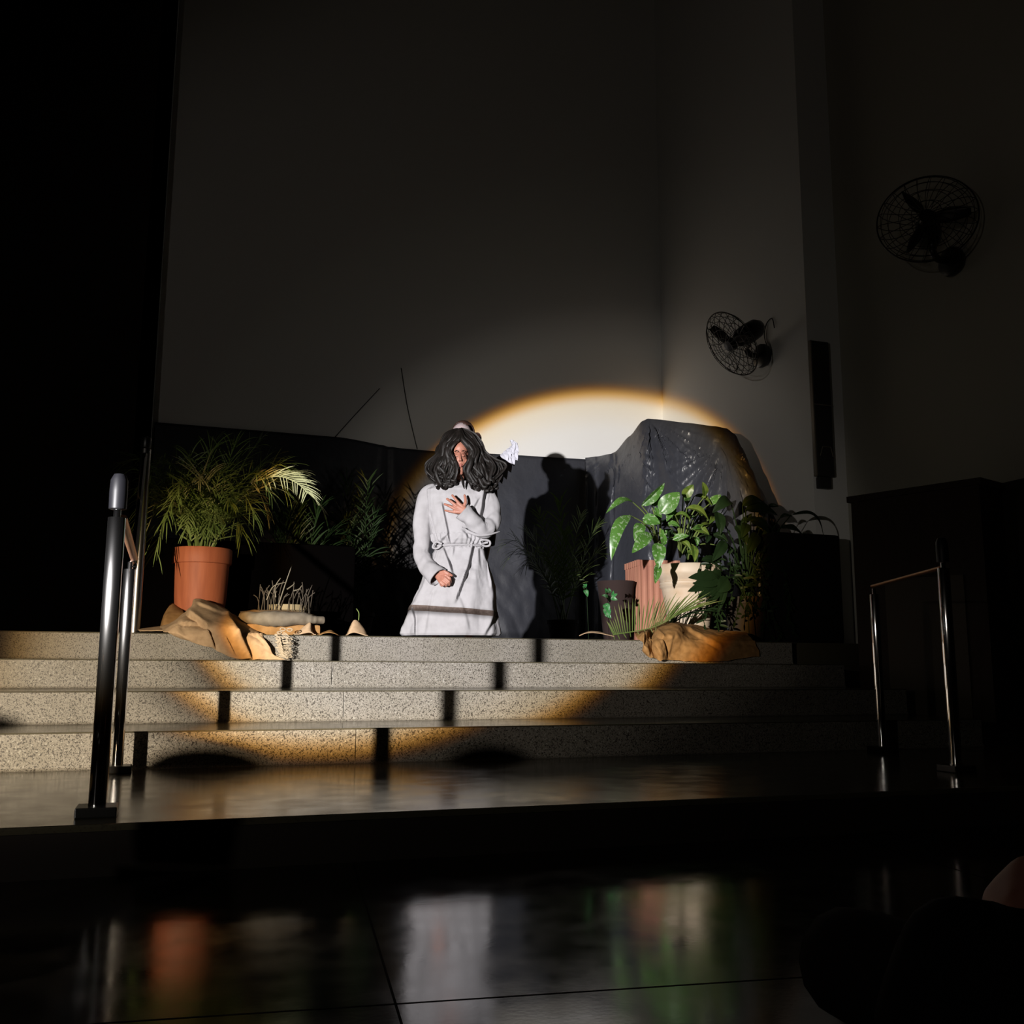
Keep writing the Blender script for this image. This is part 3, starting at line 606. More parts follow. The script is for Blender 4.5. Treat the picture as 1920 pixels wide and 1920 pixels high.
for k in range(18):                                    # trailing vines with small leaves
    x0, y0 = rnd.uniform(1310, 1450), rnd.uniform(1010, 1070); x1, y1 = x0+rnd.uniform(-25, 60), rnd.uniform(1120, 1200)
    pts = spline([atY(x0, y0, 6.62), atY((x0+x1)/2+rnd.uniform(-12, 18), (y0+y1)/2-8, 6.5), atY(x1, y1, 6.42)], 16); bm = bmesh.new(); tube(bm, pts, .0028, 4)
    for q in pts[2:]:
        d = Vector((rnd.uniform(-1, 1), rnd.uniform(-.6, .2), rnd.uniform(-1, .3))); leaflet(bm, q, d, rnd.uniform(.03, .07), .022, .4, Vector((0, -1, .2)))
    T.part('vine', bm, M_shadeleaf)

# lobed leaf in front of the urn
LB = atY(1362, 1120, 6.42)
T = Thing('lobed_leaf_plant', 'dark deeply lobed leaf on a thin stalk, hanging before the pale urn', 'plant', (LB.x, 6.42, ZP))
bm = bmesh.new()
for (bx, by, tx, ty, wd) in ((1345, 1078, 1290, 1082, 20), (1338, 1090, 1289, 1108, 19), (1340, 1095, 1305, 1125, 16), (1348, 1098, 1312, 1121, 15), (1352, 1100, 1326, 1136, 15), (1350, 1085, 1300, 1094, 26), (1362, 1095, 1345, 1150, 13), (1352, 1082, 1334, 1070, 18), (1365, 1085, 1345, 1110, 30)):
    b2 = leaf_bm(atY(bx, by, 6.42), atY(tx, ty, 6.38), wd/250., .008, .12, (0, -1, .1), .03, 8)
    me = bpy.data.meshes.new('x'); b2.to_mesh(me); b2.free(); bm.from_mesh(me); bpy.data.meshes.remove(me)
T.part('leaf', bm, M_shadeleaf)
bm = bmesh.new(); tube(bm, spline([atY(1360, 1085, 6.42), atY(1385, 1085, 6.44), atY(1400, 1130, 6.46), (atY(1405, 1180, 6.46).x, 6.46, ZP)], 18), .004, 5); T.part('stalk', bm, M_shadeleaf)

# cut palm frond lying at the stage edge, right
T = Thing('palm_frond', 'cut palm frond lying on the stage edge before the red planter', 'palm frond', (atY(1200, 1185, 6.3).x, 6.3, ZP))
b, c, d = atY(1150, 1190, 6.25), atY(1225, 1176, 6.22), atY(1275, 1150, 6.25)
bm = bmesh.new(); P = spline([b, c, d], 20); tube(bm, P, .004, 5)
for i in range(40):
    t = i/39; k = min(18, int(t*19)); p = P[k].lerp(P[k+1], t*19-k)
    a = math.radians(112-90*t+rnd.uniform(-3, 3)); e = Vector((math.cos(a), rnd.uniform(-.1, .25), math.sin(a)))
    leaflet(bm, p, e, (.19+.14*t)*rnd.uniform(.8, 1.1)*(1 if i > 4 else .6), .010, .15, Vector((0, -1, .1)))
    if i % 3 == 0 and t < .6: leaflet(bm, p, Vector((rnd.uniform(-.4, .5), -.5, -.6)), .05, .010, .1, Vector((0, -1, .1)))
T.part('blades', bm, mat('frond_green', (.10, .15, .035), .45, vary=(6, (.20, .21, .08), .4, .65), trans=.2))
# second frond behind, darker, sweeping right
T = Thing('palm_frond', 'dark cut palm frond fanning right across the foot of the pale urn', 'palm frond', (atY(1290, 1180, 6.4).x, 6.4, ZP))
bm = bmesh.new(); P = spline([atY(1245, 1180, 6.36), atY(1275, 1160, 6.36), atY(1320, 1135, 6.4)], 14); tube(bm, P, .004, 5)
for i in range(26):
    t = i/25; k = min(12, int(t*13)); a = math.radians(62-70*t+rnd.uniform(-8, 8)); leaflet(bm, P[k], Vector((math.cos(a), rnd.uniform(-.15, .1), math.sin(a))), .22*rnd.uniform(.7, 1.1), .009, .35, Vector((0, -1, .1)))
T.part('blades', bm, M_shadeleaf)

# small ivy shoots
for nm, cx_, cy_, leaves, lab in (('ivy_shoot', 1140, 1130, [(1138, 1112, 1134, 1102, 8), (1143, 1112, 1141, 1101, 7), (1147, 1120, 1158, 1112, 7), (1145, 1122, 1158, 1124, 8), (1140, 1120, 1128, 1115, 7), (1137, 1140, 1140, 1157, 15), (1134, 1132, 1142, 1146, 13), (1148, 1118, 1150, 1106, 6), (1135, 1150, 1146, 1158, 10)], 'small bright green shoot lit in the dark gap left of the urn'),
                                 ('ivy_sprig', 1098, 1104, [(1096, 1100, 1101, 1094, 8), (1096, 1104, 1092, 1098, 8), (1097, 1106, 1102, 1118, 9)], 'tiny bright leaf sprig in the dark, left of the larger shoot')):
    T = Thing(nm, lab, 'plant', (atY(cx_, cy_, 6.7).x, 6.7, ZP))
    for (a, b, c, d, wd) in leaves: T.part('leaf', leaf_bm(atY(a, b, 6.7), atY(c, d, 6.66), wd/250., .008, .3, (-.3, -.9, .2), .1, 8), M_ivy)
    q = atY(cx_+2, cy_, 6.7); bm = bmesh.new(); tube(bm, spline([q+Vector((.0, 0, .05)), q, (q.x+.03, 6.74, ZP)], 12), .002, 5); T.part('stalk', bm, M_shadeleaf)

# dry stubble pot with twigs behind the cloth roll
T = Thing('dish_planter', 'low dish with dry cut stalks behind the rolled burlap', 'planter', (atY(540, 1150, 6.62).x, 6.62, ZP))
zz = atY(540, 1133, 6.5).z
bm = bmesh.new(); lathe(bm, [(.10, ZP), (.12, zz-.04), (.135, zz-.035), (.135, zz), (.12, zz), (0, zz-.02)], T.loc.x, 6.62, 30); T.part('dish', bm, mat('pale_clay', (.22, .17, .09), .8))
for k in range(34):
    bx = T.loc.x+rnd.uniform(-.20, .13); hh = rnd.uniform(.04, .15); bm = bmesh.new(); l = rnd.uniform(-.05, .06)
    tube(bm, spline([(bx, 6.47+rnd.uniform(-.02, .1), zz-.06), (bx+l*.3, 6.47, zz+hh*.5), (bx+l, 6.46, zz+hh)], 6), .0026, 5); T.part('stalk', bm, M_twig)
for pts in (((522, 1135), (535, 1095), (548, 1058)), ((500, 1125), (512, 1100), (534, 1092)), ((517, 1120), (516, 1100), (526, 1084)), ((538, 1105), (548, 1098), (552, 1094)), ((550, 1108), (560, 1105), (566, 1098))):
    bm = bmesh.new(); tube(bm, spline([atY(x, y, 6.46) for x, y in pts], 10), [.0045-.002*i/9 for i in range(10)], 6); T.part('stalk', bm, mat('pale_stalk', (.13, .11, .075), .7))

# ------------------------------------------------------------------ burlap cloths
def proj(P):
    d = P-CAM; z = d.dot(_f); return 960+F*d.dot(_r)/z, 960-F*d.dot(_u)/z
def cloth(name, outline_rows, m, label, creases=(), origin=None, thick=.004, amp=.006, nu=60, sub=6, cat='cloth'):
    """rows of (px,py,Y) control points lofted into a folded sheet"""
    rows = [spline([atY(*p) for p in r], nu) for r in outline_rows]
    cols = [spline([r[i] for r in rows], (len(rows)-1)*sub+1) for i in range(nu)]
    bm = bmesh.new(); g = []
    for i, c in enumerate(cols):
        row = []
        for j, p in enumerate(c):
            q = p.copy(); q.y -= amp*fbm((p.x*9, p.z*9, i*.02), 1.3); q.z += amp*.8*fbm((p.x*7+3, p.y*7, 1), 1.2)
            if creases:
                x_, y_ = proj(q); dd = 0
                for (x0, y0), (x1, y1), A, wd, sg in creases:
                    l = math.hypot(x1-x0, y1-y0); ux, uy = (x1-x0)/l, (y1-y0)/l; s_ = (x_-x0)*ux+(y_-y0)*uy; n_ = ((x_-x0)*uy-(y_-y0)*ux)*sg
                    if -6 < s_ < l+8:
                        k_ = .5+.5*math.tanh(n_/1.5); dd += A*min(1, max(0, (s_+6)/8))*min(1, max(0, (l+8-s_)/12))*(k_*math.exp(-abs(n_)/wd)-(1-k_)*.9*math.exp(-(n_/(wd*1.3))**2))
                q.y += dd*.7; q.z -= dd*.5
            if q.y > YP-.006: q.z = max(q.z, ZP+.006)
            else: q.y = min(q.y, YP-.012)
            row.append(bm.verts.new(q))
        g.append(row)
    for i in range(nu-1):
        for j in range(len(g[0])-1): bm.faces.new((g[i][j], g[i][j+1], g[i+1][j+1], g[i+1][j]))
    o = single(name, bm, m, label, cat, origin or atY(*outline_rows[0][0]))
    s = o.modifiers.new('t', 'SOLIDIFY'); s.thickness = thick; s.offset = 0
    return o
YE = YP-.02
c1 = cloth('burlap_cloth', [
    [(300, 1176, 6.35), (330, 1160, 6.45), (358, 1140, 6.5), (366, 1124, 6.5), (400, 1132, 6.5), (440, 1152, 6.45), (470, 1172, 6.4)],
    [(302, 1180, 6.28), (328, 1168, 6.3), (352, 1148, 6.30), (372, 1134, 6.32), (410, 1145, 6.32), (452, 1165, 6.3), (482, 1185, 6.25)],
    [(306, 1183, 6.2), (325, 1172, 6.17), (345, 1163, 6.17), (372, 1158, 6.20), (420, 1162, 6.16), (460, 1180, 6.16), (495, 1200, 6.12)],
    [(306, 1184, 6.16), (330, 1184, 6.10), (350, 1190, 6.08), (388, 1178, 6.10), (432, 1180, 6.06), (468, 1198, 6.10), (506, 1215, 6.08)],
    [(308, 1184, 6.15), (335, 1192, 6.10), (368, 1206, 6.09), (400, 1200, 6.09), (436, 1208, 6.05), (474, 1215, 6.10), (515, 1228, 6.10)],
    [(312, 1185, 6.15), (345, 1199, 6.11), (393, 1212, 6.10), (412, 1222, 6.10), (440, 1235, 6.08), (474, 1236, 6.10), (535, 1237, 6.10)]],
    M_burlap, 'tan burlap cloth hanging over the stage edge before the orange pot', nu=120, sub=14,
    creases=[((352, 1150), (392, 1180), .035, 9, -1), ((390, 1178), (402, 1212), .03, 8, 1), ((428, 1150), (452, 1188), .035, 9, 1), ((450, 1186), (471, 1232), .03, 8, 1), ((340, 1170), (372, 1168), .02, 6, -1), ((372, 1132), (440, 1160), .015, 8, -1), ((425, 1195), (440, 1225), .015, 7, 1), ((480, 1190), (515, 1225), .015, 8, -1)])
# fringed end
o = c1; bm = bmesh.new(); base = o.location
for k in range(46):
    t = k/45; a = atY(519+rnd.uniform(-4, 8), 1186+44*t, 6.11); b_ = atY(530+rnd.uniform(0, 12)+8*math.sin(PI*t), 1184+rnd.uniform(0, 10)+44*t, 6.07); c_ = atY(540+rnd.uniform(-4, 10), 1186+rnd.uniform(4, 16)+38*t, 6.05)
    tube(bm, spline([a, b_, c_], 6), .0018, 4)
for (x, y, r) in ((530, 1180, 5), (543, 1181, 5), (524, 1186, 4)):
    P = [atY(x+r*math.cos(q*.5), y+r*.55*math.sin(q*.5), 6.07) for q in range(14)]; tube(bm, P, .003, 5)
for k in range(6):
    tube(bm, spline([atY(516+k*2, 1190+k*7, 6.12), atY(526+k, 1198+k*6, 6.08), atY(520+k*4, 1206+k*6, 6.10)], 6), .006, 6)
fr = finish('fringe', bm, mat('pale_thread', (.36, .29, .20), .9)); fr.data.transform(Matrix.Translation(-base)); fr.parent = c1; fr['label'] = 'frayed pale fringe'
# thin tail at the left of the cloth
cloth('burlap_strip', [[(258, 1180, 6.35), (285, 1176, 6.4), (315, 1172, 6.45)], [(262, 1183, 6.2), (285, 1182, 6.2), (318, 1182, 6.22)]], M_burlap, 'flat brown burlap strip lying left of the orange pot', nu=20)
# brown heap left of pot
cloth('burlap_heap', [[(300, 1172, 6.7), (310, 1145, 6.72), (322, 1130, 6.75), (340, 1140, 6.75)], [(301, 1180, 6.45), (308, 1160, 6.45), (322, 1150, 6.5), (345, 1150, 6.5)], [(302, 1184, 6.35), (312, 1180, 6.33), (325, 1175, 6.33), (348, 1170, 6.35)]], M_burlap2, 'small brown burlap heap tucked against the foot of the orange pot', nu=24)
# rolled burlap tray
bm = bmesh.new()
cl = spline([atY(455, 1156, 6.38), atY(480, 1160, 6.30), atY(520, 1162, 6.26), atY(560, 1160, 6.26), atY(590, 1163, 6.28), atY(606, 1168, 6.30)], 60)
rad = [.030+.028*math.sin(PI*min(1, (i/59)*1.15+.05)) for i in range(60)]; rad[-1] = .012; rad[-2] = .028
def rmod(t, a): return 1+.05*math.sin(t*52+3.2*math.sin(a)+2*math.sin(t*17))+.05*math.sin(t*21+a*2)
for q in cl: q.z = max(q.z, ZP+.10)
tube(bm, cl, rad, 20, flat=.8, up=(0, 0, 1), mod=rmod)
T = Thing('rolled_burlap', 'wrinkled roll of pale burlap lying across the stage behind the tan cloth', 'cloth roll', (cl[30].x, 6.28, ZP))
T.part('roll', bm, mat('grey_burlap', (.17, .14, .10), .9, vary=(20, (.12, .095, .065), .35, .7), bump=(300, .5, .002)))
bm = bmesh.new(); g = []
A_ = spline([atY(450, 1146, 6.55), atY(500, 1143, 6.55), atY(560, 1146, 6.55), atY(605, 1158, 6.5)], 40); B_ = spline([atY(455, 1156, 6.32), atY(500, 1147, 6.29), atY(560, 1149, 6.27), atY(606, 1160, 6.28)], 40)
for j in range(7): g.append([bm.verts.new(a.lerp(b, j/6)+Vector((0, 0, .006*fbm((a.x*12, j, 0), 1)))) for a, b in zip(A_, B_)])
for j in range(6):
    for i in range(39): bm.faces.new((g[j][i], g[j+1][i], g[j+1][i+1], g[j][i+1]))
fp = T.part('flap', bm, M_burlap)
bm = bmesh.new(); p = cl[45]; q = cl[55]; box(bm, cl[4].x, cl[54].x, 6.27, 6.34, ZP, ZP+.07, bev=.02); T.part('folded_base', bm, M_burlap2)
# little peaks of cloth along the edge
def lump(px0, px1, pyt, Y, m, label, name='burlap_fold', peak=.4):
    cloth(name, [[(px0+4, 1190, Y+.12), (px0+(px1-px0)*peak, pyt+3, Y+.10), (px1-4, 1192, Y+.12)], [(px0+2, 1190, Y+.06), (px0+(px1-px0)*peak, pyt, Y+.05), (px0+(px1-px0)*.8, (pyt+1188)/2+3, Y+.06), (px1-2, 1192, Y+.06)],
        [(px0, 1192, Y), (px0+(px1-px0)*peak, 1186, Y-.0), (px1, 1193, Y)]], m, label, nu=30, amp=.004)
lump(550, 592, 1168, 6.18, M_burlap, 'small pointed burlap fold under the right end of the roll', peak=.72)
lump(648, 690, 1163, 6.20, M_burlap, 'small rounded burlap fold left of the kneeling person', peak=.4)
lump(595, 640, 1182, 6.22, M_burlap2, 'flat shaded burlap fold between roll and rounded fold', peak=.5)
lump(1086, 1152, 1183, 6.18, M_burlap, 'flat tan burlap fold at the left foot of the cut palm frond', peak=.35)
bm = bmesh.new(); tube(bm, spline([atY(672, 1165, 6.3), atY(673, 1150, 6.3), atY(668, 1141, 6.3)], 8), .003, 5); single('grass_blade', bm, M_stem, 'single upright grass blade behind the rounded burlap fold', 'plant', atY(672, 1165, 6.3))
# orange-lit drape at right
cloth('burlap_drape', [
    [(1190, 1186, 6.35), (1212, 1180, 6.42), (1226, 1172, 6.46), (1240, 1166, 6.5), (1262, 1166, 6.55), (1300, 1172, 6.6), (1340, 1180, 6.6), (1400, 1186, 6.5)],
    [(1191, 1190, 6.25), (1212, 1184, 6.28), (1224, 1184, 6.30), (1236, 1176, 6.26), (1270, 1172, 6.22), (1300, 1182, 6.3), (1345, 1188, 6.3), (1405, 1192, 6.3)],
    [(1196, 1197, 6.16), (1210, 1188, 6.14), (1216, 1200, 6.18), (1236, 1190, 6.12), (1262, 1190, 6.06), (1295, 1195, 6.14), (1345, 1196, 6.16), (1410, 1198, 6.18)],
    [(1203, 1205, 6.12), (1208, 1206, 6.06), (1220, 1212, 6.12), (1232, 1206, 6.04), (1258, 1208, 6.08), (1300, 1212, 6.09), (1350, 1214, 6.1), (1420, 1212, 6.12)],
    [(1206, 1217, 6.11), (1210, 1218, 6.06), (1224, 1226, 6.11), (1238, 1224, 6.04), (1256, 1226, 6.10), (1300, 1228, 6.1), (1355, 1228, 6.1), (1425, 1220, 6.12)],
    [(1212, 1226, 6.10), (1220, 1231, 6.07), (1230, 1236, 6.10), (1240, 1238, 6.06), (1256, 1238, 6.10), (1300, 1239, 6.1), (1350, 1239, 6.1), (1425, 1230, 6.12)]],
    M_burlap2, 'brown burlap drape spilling over the stage edge below the pale urn', nu=140, sub=12, amp=.010,
    creases=[((1208, 1190), (1206, 1216), .03, 4, 1), ((1206, 1214), (1228, 1236), .025, 5, -1), ((1216, 1186), (1222, 1214), .035, 6, 1), ((1222, 1212), (1240, 1236), .025, 5, -1), ((1228, 1184), (1246, 1200), .03, 5, -1), ((1244, 1198), (1250, 1230), .025, 5, 1), ((1262, 1196), (1256, 1226), .015, 6, 1), ((1290, 1180), (1350, 1215), .02, 9, -1)])

# ------------------------------------------------------------------ people
class Fig:
    """local frame of a figure: px,py of the photograph on the upright plane through it, v = metres behind that plane"""
    def __init__(s, px, Y, az=None):
        p = atY(px, 1190, Y); s.o = Vector((p.x, Y, ZP)); a = math.atan2(p.x, Y) if az is None else az
        s.n = Vector((math.sin(a), math.cos(a), 0)); s.r = Vector((math.cos(a), -math.sin(a), 0))
        s.S = F/((s.o-CAM).dot(_f)); s.px = px
    def __call__(s, px, py, v=0):
        d = ray(px, py); t = (s.o-CAM).dot(s.n)/d.dot(s.n); return CAM+d*t+s.n*v
    def m(s, px): return px/s.S
def blob(bm, p, r, sc3=(1, 1, 1), axes=None, sub=2):
    M = Matrix.Translation(p)
    if axes: M = M @ Matrix((( axes[0].x, axes[1].x, axes[2].x, 0), (axes[0].y, axes[1].y, axes[2].y, 0), (axes[0].z, axes[1].z, axes[2].z, 0), (0, 0, 0, 1)))
    M = M @ Matrix.Diagonal((r*sc3[0], r*sc3[1], r*sc3[2], 1)); bmesh.ops.create_icosphere(bm, subdivisions=sub, radius=1, matrix=M)
def limb(bm, pts, rad, sub=2):
    P = [Vector(p) for p in pts]
    for (a, ra), (b, rb) in zip(zip(P, rad), zip(P[1:], rad[1:])):
        n = max(2, int((b-a).length/(min(ra, rb)*.35)))
        for i in range(n+1): t = i/n; blob(bm, a.lerp(b, t), ra+(rb-ra)*t, sub=sub)
def fuse(bm, voxel, smooth_it=2):
    me = bpy.data.meshes.new('tmp'); bm.to_mesh(me); bm.free(); o = bpy.data.objects.new('tmp', me); C.objects.link(o)
    r = o.modifiers.new('r', 'REMESH'); r.mode = 'VOXEL'; r.voxel_size = voxel
    s = o.modifiers.new('s', 'SMOOTH'); s.factor = .5; s.iterations = smooth_it
    dg = bpy.context.evaluated_depsgraph_get(); ev = o.evaluated_get(dg); m2 = bpy.data.meshes.new_from_object(ev)
    b = bmesh.new(); b.from_mesh(m2); bpy.data.objects.remove(o); bpy.data.meshes.remove(me); bpy.data.meshes.remove(m2)
    return b
def rings_mesh(rings):
    bm = bmesh.new(); R = [[bm.verts.new(p) for p in r] for r in rings]; n = len(R[0])
    for A, B in zip(R, R[1:]):
        for k in range(n): bm.faces.new((A[k], A[(k+1) % n], B[(k+1) % n], B[k]))
    return bm

FP = Fig(843, 6.42)
T = Thing('person', 'person kneeling upright in white linen robe with long dark wavy hair, hand on chest', 'person', FP.o)
ax3 = (FP.r, FP.n, Vector((0, 0, 1)))
mm = FP.m
# ---- body (one continuous surface)
bm = bmesh.new(); f = FP
tilt = (FP.r*.985+Vector((0, 0, -.05))).normalized()
HC = f(862, 853, -.045)
blob(bm, HC+FP.n*.035+Vector((0, 0, .02)), .080, (.90, 1.12, 1.15), ax3, 3)             # skull
blob(bm, f(862, 846, -.062), .062, (.92, .98, .95), ax3, 3)
blob(bm, f(862, 868, -.075), .058, (.90, .95, 1.25), ax3, 3)           # face
blob(bm, f(862, 884, -.080), .036, (.95, .95, 1.0), ax3, 3)           # jaw
blob(bm, f(863, 892, -.096), .019, (1, .9, .8), ax3)                  # chin
for s in (-1, 1):
    blob(bm, f(862+s*9.0, 871, -.100), .021, (1, .8, 1.1), ax3)       # cheeks
    blob(bm, f(862+s*5.6, 855.5, -.124), .0095, (1.35, .7, .40), ax3)    # brow ridge
    blob(bm, f(862+s*5.8, 861.5, -.117), .0105, (1.15, .85, .75), ax3)     # closed lids
limb(bm, [f(862, 857, -.122), f(862.6, 866, -.138), f(863, 870.5, -.146)], [.0065, .0080, .0095])
for s in (-1, 1): blob(bm, f(863+s*2.3, 871.5, -.137), .0058, (1, 1, .8), ax3)
blob(bm, f(863, 878.2, -.128), .0105, (1.25, .6, .42), ax3); blob(bm, f(863, 881.2, -.127), .0095, (1.2, .6, .5), ax3)
limb(bm, [f(860, 888, -.03), f(856, 915, -.005)], [.046, .052])
limb(bm, [f(856, 905, .01), f(856, 925, .02), f(858, 975, .0), f(862, 1020, .0), f(858, 1050, .01)], [.06, .092, .10, .09, .115])
blob(bm, f(858, 940, .01), .11, (1.35, .75, .85), ax3, 3)
for s, kx in ((-1, 815), (1, 880)):
    limb(bm, [f(858+s*22, 1050, .01), f(kx, 1150, -.04), f(kx, 1172, -.05)], [.085, .062, .055])
    limb(bm, [f(kx, 1174, -.05), Vector(f(kx, 1176, .22))], [.052, .038])
    A0 = f(kx, 1176, .22); A0.z = ZP+.045; limb(bm, [A0, A0+FP.n*.05-Vector((0, 0, .015))], [.036, .026])
# arms
limb(bm, [f(812, 932, .01), f(793, 975, -.02), f(791, 1010, -.03), f(793, 1045, -.055)], [.032, .028, .026, .026]); limb(bm, [f(793, 1045, -.055), f(802, 1064, -.10), f(822, 1084, -.17)], [.032, .030, .024])
limb(bm, [f(905, 932, .01), f(916, 948, -.03), f(918, 972, -.075), f(913, 990, -.12)], [.028, .016, .016, .018]); limb(bm, [f(912, 990, -.12), f(888, 985, -.17), f(871, 965, -.185)], [.018, .024, .024])
def hand(bm, wrist, kn, fingers, thumb, nrm):
    """kn = 4 knuckle points; fingers = for each 2-3 further joints; thumb = joints"""
    c = (kn[1]+kn[2])/2
    for k in kn:
        limb(bm, [wrist.lerp(c, .12)+(k-c)*.35, k], [.0165, .0108])
    limb(bm, [kn[0], kn[3]], [.0105, .0095])
    for k, js, r in zip(kn, fingers, (.0108, .0112, .0106, .0092)):
        limb(bm, [k]+js, [r*1.08]+[r*(1-.12*(i+1)) for i in range(len(js))])
    limb(bm, thumb, [.0135, .0112, .0100, .0085][:len(thumb)])
# hand on the chest
v = -.178
W0 = f(870, 966, -.19)
K = [f(859.5, 952.5, v-.02), f(854.5, 957, v-.022), f(852, 962.5, v-.02), f(851.5, 968.5, v-.014)]
FG = [[f(853.5, 944.5, v-.018), f(848.0, 937.5, v-.004)], [f(845.5, 949.5, v-.020), f(838.5, 944.0, v-.004)], [f(842.5, 957.5, v-.018), f(834.0, 953.5, v-.002)], [f(843, 967, v-.012), f(835.0, 965.0, v+.002)]]
hand(bm, W0, K, FG, [f(868, 960, v-.012), f(872, 951, v-.014), f(871.8, 944, v-.008), f(870.3, 937.5, v)], None)
# lower hand, loosely curled
W0 = f(822, 1083, -.175); v = -.205
K = [f(836, 1084, v-.008), f(834.5, 1089.5, v-.014), f(831, 1094, v-.012), f(826.5, 1097.5, v-.006)]
FG = [[f(843.5, 1090, v-.012), f(845, 1096.5, v+.004), f(841, 1099, v+.016)], [f(842, 1096, v-.018), f(842.5, 1101, v), f(838, 1101.5, v+.014)], [f(838, 1099.5, v-.016), f(837, 1103, v), f(832, 1102, v+.014)], [f(832, 1102, v-.01), f(829, 1103.5, v), f(826, 1101, v+.012)]]
hand(bm, W0, K, FG, [f(827, 1079, v+.01), f(834, 1077.5, v-.006), f(841, 1081, v-.010), f(847, 1084.5, v-.006)], None)
body = T.part('body', fuse(bm, .0034, 2), M_skin)
# face details
bm = bmesh.new(); tube(bm, spline([f(859, 879.6, -.131), f(861.5, 878.6, -.1355), f(863, 879.1, -.136), f(864.6, 878.6, -.1355), f(867.2, 879.8, -.130)], 12), [.0012+.0022*math.sin(PI*i/11) for i in range(12)], 8)
tube(bm, spline([f(860.3, 880.8, -.131), f(863, 881.8, -.1355), f(866, 880.9, -.131)], 10), [.001+.003*math.sin(PI*i/9) for i in range(10)], 8); T.part('lips', bm, M_lip, under=body)
for s in (-1, 1):
    bm = bmesh.new(); tube(bm, spline([f(862+s*2.6, 854.4+.6*(s < 0), -.131), f(862+s*6, 852.4, -.130), f(862+s*10.5, 853.8, -.117)], 10), [.0028-.0018*abs(i/9-.4) for i in range(10)], 6, flat=.6); T.part('eyebrow', bm, M_hair, under=body)
    bm = bmesh.new(); tube(bm, spline([f(862+s*3.2, 862.6, -.123), f(862+s*6, 864.0, -.127), f(862+s*9, 862.4, -.119)], 10), [.0008+.0012*math.sin(PI*i/9) for i in range(10)], 6); T.part('eyelashes', bm, M_hair, under=body)
    bm = bmesh.new(); blob(bm, f(863+s*1.9, 872.6, -.1425), .0022, (1, 1, .6), ax3); T.part('nostril', bm, M_hair, under=body)

# ---- robe
def folds(px, py, L):
    d = 0
    for (x0, y0), (x1, y1), A, wd, sg in L:
        l = math.hypot(x1-x0, y1-y0); ux, uy = (x1-x0)/l, (y1-y0)/l
        s = (px-x0)*ux+(py-y0)*uy; n_ = ((px-x0)*uy-(py-y0)*ux)*sg
        if -6 < s < l+10:
            e = min(1, max(0, (s+6)/10))*min(1, max(0, (l+10-s)/16))
            w2 = wd*1.7; hi = 1.15*math.exp(-abs(n_)/w2); lo = -.75*math.exp(-(n_/(w2*1.25))**2); k_ = .5+.5*math.tanh(n_/2.0)
            d += 1.75*A*e*(hi*k_+lo*(1-k_))
    return d
RF = [((887, 1027), (880, 1062), .020, 5, 1), ((880, 1062), (872, 1085), .022, 5, 1), ((874, 1080), (856, 1128), .018, 5, 1), ((833, 1030), (847, 1070), .014, 4, 1), ((842, 1052), (851, 1085), .010, 4, 1), ((912, 1050), (916, 1095), .012, 4, -1),
      ((776, 1140), (780, 1190), .016, 4, 1), ((928, 1150), (910, 1190), .014, 4, 1), ((852, 1030), (850, 1042), .008, 3, 1), ((897, 1032), (900, 1060), .008, 4, 1), ((862, 1120), (880, 1180), .004, 6, 1), ((812, 1110), (800, 1185), .004, 8, 1),
      ((830, 950), (843, 1012), .014, 5, 1), ((838, 1008), (826, 1020), .012, 5, 1), ((910, 920), (900, 975), .020, 5, 1), ((898, 940), (885, 962), .010, 4, 1), ((868, 1000), (886, 1020), .008, 5, 1), ((805, 965), (818, 1018), .008, 4, 1), ((860, 1012), (852, 1022), .006, 3, 1), ((840, 1008), (846, 1024), .010, 3, 1)]
tab = [(904, 838, 884, .062, .07), (908, 822, 893, .075, .08), (913, 806, 912, .088, .09), (920, 797, 922, .105, .10), (932, 797, 926, .118, .11), (950, 800, 925, .128, .115), (980, 803, 921, .130, .115), (1004, 806, 917, .134, .115), (1014, 808, 916, .134, .115), (1020, 813, 911, .122, .11), (1024, 817, 907, .108, .10), (1028, 816, 908, .108, .105),
       (1040, 809, 911, .118, .14), (1060, 801, 917, .132, .20), (1085, 792, 924, .146, .22), (1100, 787, 928, .152, .24), (1125, 775, 930, .160, .26), (1140, 767, 931, .164, .28), (1165, 757, 933, .170, .29), (1180, 750, 936, .175, .30), (1188, 748, 937, .176, .31), (1192.5, 752, 934, .168, .31)]
def robe_ring(py, out=0, n=320, fold=True):
    l, r, bf, bb = interp(tab, py); c = (l+r)/2; hw = (r-l)/2; P = []
    for k in range(n):
        a = 2*PI*k/n; cs, sn = math.cos(a), math.sin(a); e = .86
        x = math.copysign(abs(cs)**e, cs)*(hw+out*FP.S); vv = -(bf+out)*abs(sn)**e if sn > 0 else (bb+out)*abs(sn)**e
        px = c+x
        if fold:
            if sn > 0: vv += folds(px, py, RF)*min(1, sn*2.5)
            q = fbm((cs*1.6, sn*1.6, py*.010), 1.3)*.006+fbm((px*.07, 2, py*.03), 1.)*.0028
            if py > 1030: q += .0065*math.sin(a*9+2.2*math.sin(py*.013)+1.)*min(1, (py-1030)/60)
            if 1004 < py < 1030: q += .004*math.sin(a*31+3*math.sin(a*5))
            vv += -q if sn > 0 else q
            px += (q*FP.S)*cs
        P.append(f(px, py, 0)+FP.n*vv)
    return P
pys = [904+i*(1192.5-904)/360 for i in range(361)]
R_ = [robe_ring(p) for p in pys]
for ring in R_[-6:]:
    for q in ring: q.z = max(q.z, ZP+.004)
for ring in R_: 
    for q in ring: q.z = max(q.z, ZP+.003)
robe = T.part('robe', rings_mesh(R_[::1]), M_linen)
robe.modifiers.new('t', 'SOLIDIFY').thickness = .003
